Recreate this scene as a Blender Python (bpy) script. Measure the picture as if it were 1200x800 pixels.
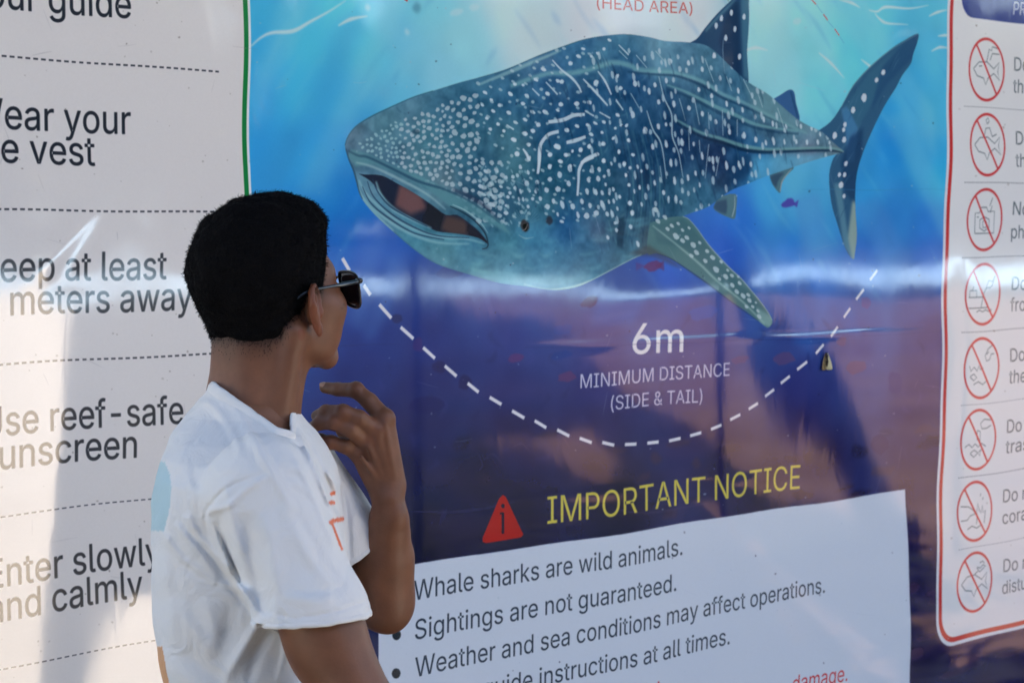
import bpy, bmesh, math, random, json
import numpy as np
from mathutils import Vector, Matrix
random.seed(7); rng = np.random.default_rng(7)
for o in list(bpy.data.objects): bpy.data.objects.remove(o)
sc = bpy.context.scene
COL = sc.collection

# ------------------------------------------------------------------ camera
FPX, YAW, PIT, ROL = 2130.2, 0.72132, 0.07443, 0.00479      # focal length in pixels of a 1200 px wide picture
CAM = np.array([0.0, -2.6, 1.62])
Fv = np.array([math.sin(YAW)*math.cos(PIT), math.cos(YAW)*math.cos(PIT), -math.sin(PIT)])
R0 = np.array([math.cos(YAW), -math.sin(YAW), 0.0]); U0 = np.cross(R0, Fv)
Rv = R0*math.cos(ROL)+U0*math.sin(ROL); Uv = -R0*math.sin(ROL)+U0*math.cos(ROL)
cd = bpy.data.cameras.new('camera'); cam = bpy.data.objects.new('camera', cd); COL.objects.link(cam)
cd.sensor_width = 36; cd.lens = FPX*36/1200; cd.clip_start = 0.05; cd.clip_end = 2000
m = Matrix(((Rv[0], Uv[0], -Fv[0]), (Rv[1], Uv[1], -Fv[1]), (Rv[2], Uv[2], -Fv[2])))
cam.matrix_world = Matrix.Translation(Vector(CAM)) @ m.to_4x4()
cd.dof.use_dof = True; cd.dof.focus_distance = 2.62; cd.dof.aperture_fstop = 10.0
sc.camera = cam

# ------------------------------------------------------------------ light
SUN_EL, SUN_AZ = math.radians(60), math.radians(152)         # azimuth measured from +Y towards +X
world = bpy.data.worlds.new('World'); sc.world = world; world.use_nodes = True
wn = world.node_tree.nodes; wl = world.node_tree.links; wn.clear()
sky = wn.new('ShaderNodeTexSky'); sky.sky_type = 'NISHITA'; sky.sun_disc = False
sky.sun_elevation = SUN_EL; sky.sun_rotation = SUN_AZ
bg = wn.new('ShaderNodeBackground'); bg.inputs[1].default_value = 0.07
wo = wn.new('ShaderNodeOutputWorld'); wl.new(sky.outputs[0], bg.inputs[0]); wl.new(bg.outputs[0], wo.inputs[0])
sd = bpy.data.lights.new('sun', 'SUN'); sd.energy = 5.0; sd.angle = math.radians(0.5); sd.color = (1.0, 0.95, 0.88)
sun = bpy.data.objects.new('sun', sd); COL.objects.link(sun)
sv = Vector((math.sin(SUN_AZ)*math.cos(SUN_EL), math.cos(SUN_AZ)*math.cos(SUN_EL), math.sin(SUN_EL)))
sun.rotation_euler = sv.to_track_quat('Z', 'Y').to_euler(); sun.location = (0, 0, 30)
sc.view_settings.view_transform = 'Standard'; sc.view_settings.look = 'None'
sc.view_settings.exposure = 2.58; sc.view_settings.gamma = 1.0; sc.view_settings.use_curve_mapping = False

# ------------------------------------------------------------------ pixel <-> place
def P(px, py, Z):
    """the point of the place seen at photo pixel (px, py), Z metres along the optical axis"""
    return CAM + (Fv + Rv*((px-600)/FPX) + Uv*((400-py)/FPX))*Z
def onb(px, py):
    """where the line of sight through a photo pixel meets the banner (x, z)"""
    k = Fv*FPX + Rv*(px-600) + Uv*(400-py)
    t = 2.6/k[1]
    return np.array([k[0]*t, 1.62 + k[2]*t])
def proj(p):
    q = p - CAM.astype(p.dtype)
    z = q@Fv
    return 600+FPX*(q@Rv)/z, 400-FPX*(q@Uv)/z, z

# ------------------------------------------------------------------ helpers
def setp(o, label=None, cat=None, group=None, kind=None):
    if label: o['label'] = label
    if cat: o['category'] = cat
    if group: o['group'] = group
    if kind: o['kind'] = kind
    return o
def empty(name, loc, **k):
    o = bpy.data.objects.new(name, None); COL.objects.link(o); o.location = loc; o.empty_display_size = .1
    return setp(o, **k)
def mesh_obj(name, V, Fa, mat=None, parent=None, smooth=True, **k):
    me = bpy.data.meshes.new(name)
    V = np.asarray(V, np.float32)
    if isinstance(Fa, np.ndarray):
        n, w = Fa.shape
        me.vertices.add(len(V)); me.vertices.foreach_set('co', V.ravel())
        me.loops.add(n*w); me.loops.foreach_set('vertex_index', Fa.ravel().astype(np.int32))
        me.polygons.add(n); me.polygons.foreach_set('loop_start', np.arange(0, n*w, w, dtype=np.int32))
        me.polygons.foreach_set('loop_total', np.full(n, w, np.int32))
        me.update(calc_edges=True)
    else:
        me.from_pydata([tuple(v) for v in V], [], Fa); me.update()
    if smooth: me.polygons.foreach_set('use_smooth', np.ones(len(me.polygons), bool))
    if mat: me.materials.append(mat)
    o = bpy.data.objects.new(name, me); COL.objects.link(o)
    if parent is not None:
        o.parent = parent; o.matrix_parent_inverse = Matrix.Translation(-Vector(parent.location))
    return setp(o, **k)
def tube(pts, rad, seg=10, cap=True):
    """round tube along points; returns verts, faces"""
    pts = [Vector(p) for p in pts]; n = len(pts)
    if not hasattr(rad, '__len__'): rad = [rad]*n
    V = []; Fa = []
    up = Vector((0, 0, 1))
    for i, p in enumerate(pts):
        d = (pts[min(i+1, n-1)]-pts[max(i-1, 0)]).normalized()
        a = d.cross(up)
        if a.length < .05: a = d.cross(Vector((1, 0, 0)))
        a.normalize(); b = d.cross(a)
        for j in range(seg):
            t = 2*math.pi*j/seg
            V.append(p+(a*math.cos(t)+b*math.sin(t))*rad[i])
    for i in range(n-1):
        for j in range(seg):
            k = (j+1) % seg
            Fa.append((i*seg+j, i*seg+k, (i+1)*seg+k, (i+1)*seg+j))
    if cap:
        Fa.append(tuple(range(seg-1, -1, -1))); Fa.append(tuple(range((n-1)*seg, n*seg)))
    return V, Fa
def box(c, s):
    x, y, z = c; a, b, d = s[0]/2, s[1]/2, s[2]/2
    V = [(x+i*a, y+j*b, z+k*d) for i in (-1, 1) for j in (-1, 1) for k in (-1, 1)]
    return V, [(0,1,3,2),(4,6,7,5),(0,4,5,1),(2,3,7,6),(0,2,6,4),(1,5,7,3)]
def join(lst):
    V = []; Fa = []
    for v, f in lst:
        n = len(V); V += [tuple(q) for q in v]; Fa += [tuple(i+n for i in q) for q in f]
    return V, Fa
def mat(name, col, rough=.6, spec=.5, ior=1.5, noise=None, bump=None, coat=0, sss=0, metal=0):
    """principled material; noise=(scale, second colour), bump=(scale, strength, distance)"""
    M = bpy.data.materials.new(name); M.use_nodes = True
    nt = M.node_tree; b = nt.nodes['Principled BSDF']
    b.inputs['Base Color'].default_value = (*col, 1); b.inputs['Roughness'].default_value = rough
    b.inputs['IOR'].default_value = ior; b.inputs['Specular IOR Level'].default_value = spec
    b.inputs['Metallic'].default_value = metal
    b.inputs['Coat Weight'].default_value = coat
    if sss:
        b.inputs['Subsurface Weight'].default_value = sss
        b.inputs['Subsurface Radius'].default_value = (1, .35, .18); b.inputs['Subsurface Scale'].default_value = .006
    tc = nt.nodes.new('ShaderNodeTexCoord')
    if noise:
        n = nt.nodes.new('ShaderNodeTexNoise'); n.inputs['Scale'].default_value = noise[0]; n.inputs['Detail'].default_value = 6
        nt.links.new(tc.outputs['Object'], n.inputs['Vector'])
        r = nt.nodes.new('ShaderNodeMapRange'); r.inputs[1].default_value = .35; r.inputs[2].default_value = .65
        nt.links.new(n.outputs[0], r.inputs[0])
        x = nt.nodes.new('ShaderNodeMix'); x.data_type = 'RGBA'; x.inputs[6].default_value = (*col, 1); x.inputs[7].default_value = (*noise[1], 1)
        nt.links.new(r.outputs[0], x.inputs[0]); nt.links.new(x.outputs[2], b.inputs['Base Color'])
    if bump:
        n = nt.nodes.new('ShaderNodeTexNoise'); n.inputs['Scale'].default_value = bump[0]; n.inputs['Detail'].default_value = 4
        nt.links.new(tc.outputs['Object'], n.inputs['Vector'])
        q = nt.nodes.new('ShaderNodeBump'); q.inputs['Strength'].default_value = bump[1]; q.inputs['Distance'].default_value = bump[2]
        nt.links.new(n.outputs[0], q.inputs['Height']); nt.links.new(q.outputs[0], b.inputs['Normal'])
    return M
# ------------------------------------------------------------------ the print on the banner, painted into an image in banner metres
BX0, BX1, BZ0, BZ1 = 1.00, 4.42, 0.34, 2.62
TR = 1000.0
TW, TH = int((BX1-BX0)*TR), int((BZ1-BZ0)*TR)
GAIN = 0.96                                   # light that falls on the shaded banner: print colour = seen colour / GAIN
def lin(c):
    c = np.asarray(c, np.float32)/255.0
    return np.where(c <= .04045, c/12.92, ((c+.055)/1.055)**2.4)
def pr(c, g=None):
    """seen 0-255 colour -> print colour, stored as sRGB 0-1"""
    l = np.clip(lin(c)/(g or GAIN), 0, .84)
    return np.where(l <= .0031308, l*12.92, 1.055*l**(1/2.4)-.055).astype(np.float32)
xs = BX0+(np.arange(TW)+.5)/TR; zs = BZ0+(np.arange(TH)+.5)/TR
def tpx(pts):
    """photo pixels -> texture pixels"""
    o = []
    for p in pts:
        x, z = onb(*p); o.append(((x-BX0)*TR, (z-BZ0)*TR))
    return np.array(o)
def field(anch, step=8, power=3.0):
    """smooth colour field from anchors (px, py, (r,g,b)) on the banner"""
    gx = np.arange(0, TW+step, step); gz = np.arange(0, TH+step, step)
    A = tpx([(a[0], a[1]) for a in anch]); C = np.array([pr(a[2]) for a in anch], np.float32)
    X, Z = np.meshgrid(gx, gz)
    num = np.zeros(X.shape+(3,), np.float32); den = np.zeros(X.shape, np.float32)
    for (ax, az), c in zip(A, C):
        w = 1/((X-ax)**2+(Z-az)**2+30**2)**(power/2)
        w = (w*1e6).astype(np.float32)
        num += w[..., None]*c; den += w
    return num/den[..., None], step
def upsample(F, step, y0, y1, x0, x1):
    yy = (np.arange(y0, y1)/step); xx = (np.arange(x0, x1)/step)
    j = yy.astype(int); i = xx.astype(int); fy = (yy-j)[:, None, None].astype(np.float32); fx = (xx-i)[None, :, None].astype(np.float32)
    a = F[j][:, i]; b = F[j][:, i+1]; c = F[j+1][:, i]; d = F[j+1][:, i+1]
    return (a*(1-fx)+b*fx)*(1-fy)+(c*(1-fx)+d*fx)*fy
def vnoise(h, w, cell, seed):
    g = np.random.default_rng(seed).random((h//cell+3, w//cell+3), dtype=np.float32)
    yy = np.arange(h)/cell; xx = np.arange(w)/cell
    j = yy.astype(int); i = xx.astype(int); fy = (yy-j).astype(np.float32); fx = (xx-i).astype(np.float32)
    fy = (fy*fy*(3-2*fy))[:, None]; fx = (fx*fx*(3-2*fx))[None, :]
    return (g[j][:, i]*(1-fx)+g[j][:, i+1]*fx)*(1-fy)+(g[j+1][:, i]*(1-fx)+g[j+1][:, i+1]*fx)*fy

def cover(polys, pad=2, ss=3):
    """anti-aliased non-zero-ish (even-odd) coverage of texture-space polygons -> (mask, y0, x0)"""
    allp = np.concatenate(polys); x0 = int(max(0, math.floor(allp[:, 0].min())-pad)); x1 = int(min(TW, math.ceil(allp[:, 0].max())+pad))
    y0 = int(max(0, math.floor(allp[:, 1].min())-pad)); y1 = int(min(TH, math.ceil(allp[:, 1].max())+pad))
    if x1 <= x0 or y1 <= y0: return None
    w, h = x1-x0, y1-y0
    E0 = np.concatenate([p for p in polys]); E1 = np.concatenate([np.roll(p, -1, 0) for p in polys])
    M = np.zeros((h, w+2), np.float32)
    ya, yb = E0[:, 1], E1[:, 1]
    for r in range(h):
        for s in range(ss):
            y = y0+r+(s+.5)/ss
            k = (ya <= y) != (yb <= y)
            if not k.any(): continue
            X = np.sort(E0[k, 0]+(y-ya[k])/(yb[k]-ya[k])*(E1[k, 0]-E0[k, 0]))-x0
            X = np.clip(X, 0, w)
            for q in range(0, len(X)-1, 2):
                for v, sg in ((X[q], 1.0), (X[q+1], -1.0)):
                    i = int(v); f = v-i
                    M[r, i] += sg*(1-f)/ss; M[r, i+1] += sg*f/ss
    return np.clip(np.cumsum(M, 1)[:, :w], 0, 1), y0, x0
def blur(M, r):
    """box blur three times; M gets no padding"""
    r = int(r)
    if r < 1: return M
    for _ in range(2):
        for ax in (0, 1):
            A = np.pad(M, [(r+1, r) if a == ax else (0, 0) for a in (0, 1)])
            c = np.cumsum(A, ax, dtype=np.float64)
            n = M.shape[ax]
            M = ((np.take(c, range(2*r+1, 2*r+1+n), ax)-np.take(c, range(0, n), ax))/(2*r+1)).astype(np.float32)
    return M
T = np.zeros((TH, TW, 3), np.float32)
def put(mk, col, a=1.0):
    M, y0, x0 = mk; h, w = M.shape
    S = T[y0:y0+h, x0:x0+w]; k = (M*a)[..., None]
    S += (np.asarray(col, np.float32)-S)*k
def fill(pts, col, soft=0, a=1.0, raw=False, clip=None):
    c = cover([tpx(pts)], pad=2+3*int(soft), ss=3 if soft < 4 else 1)
    if c is None: return
    M, y0, x0 = c
    if soft: M = blur(M, soft)
    if clip is not None: M = M*clip[y0:y0+M.shape[0], x0:x0+M.shape[1]]
    put((M, y0, x0), col if raw else pr(col), a)
def spl(pts, n=6):
    """Catmull-Rom through points"""
    P_ = [np.array(p, float) for p in pts]; out = []
    for i in range(len(P_)-1):
        a, b, c, d = P_[max(i-1, 0)], P_[i], P_[i+1], P_[min(i+2, len(P_)-1)]
        for k in range(n):
            t = k/n; out.append(.5*((2*b)+(-a+c)*t+(2*a-5*b+4*c-d)*t*t+(-a+3*b-3*c+d)*t**3))
    out.append(P_[-1]); return out
def strip(tp, w0, w1=None, wm=None):
    """texture-space polygon of a stroke with width tapering w0 -> wm -> w1"""
    tp = np.array(tp, float); n = len(tp); w1 = w0 if w1 is None else w1; wm = (w0+w1)/2 if wm is None else wm
    L = []; Rr = []
    for i in range(n):
        d = tp[min(i+1, n-1)]-tp[max(i-1, 0)]; d = d/(np.hypot(*d)+1e-9); nn = np.array([-d[1], d[0]])
        t = i/(n-1); w = (w0*(1-2*t)+wm*2*t) if t < .5 else (wm*(2-2*t)+w1*(2*t-1))
        L.append(tp[i]+nn*w/2); Rr.append(tp[i]-nn*w/2)
    return np.array(L+Rr[::-1])
def stroke(pts, col, w, w1=None, wm=None, soft=0, a=1.0, smooth=True, raw=False, clip=None):
    """w in photo pixels (about 1.25 texture px each at mid banner)"""
    p = spl(pts) if smooth and len(pts) > 2 else [np.array(q, float) for q in pts]
    tp = tpx(p); k = 1.62
    c = cover([strip(tp, w*k, None if w1 is None else w1*k, None if wm is None else wm*k)], pad=2+3*int(soft), ss=3 if soft < 4 else 1)
    if c is None: return
    M, y0, x0 = c
    if soft: M = blur(M, soft)
    if clip is not None: M = M*clip[y0:y0+M.shape[0], x0:x0+M.shape[1]]
    put((M, y0, x0), col if raw else pr(col), a)
def blob(px, py, rx, ry, ang, col, a=1.0, irr=.12, soft=0, clip=None):
    """irregular ellipse, photo pixels, ang degrees in the photo"""
    t = np.linspace(0, 2*math.pi, 13)[:-1]; ca, sa = math.cos(math.radians(ang)), math.sin(math.radians(ang))
    r = 1+rng.uniform(-irr, irr, 12)
    fill([(px+ca*rx*math.cos(u)*q-sa*ry*math.sin(u)*q, py+sa*rx*math.cos(u)*q+ca*ry*math.sin(u)*q) for u, q in zip(t, r)], col, soft, a, clip=clip)

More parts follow.
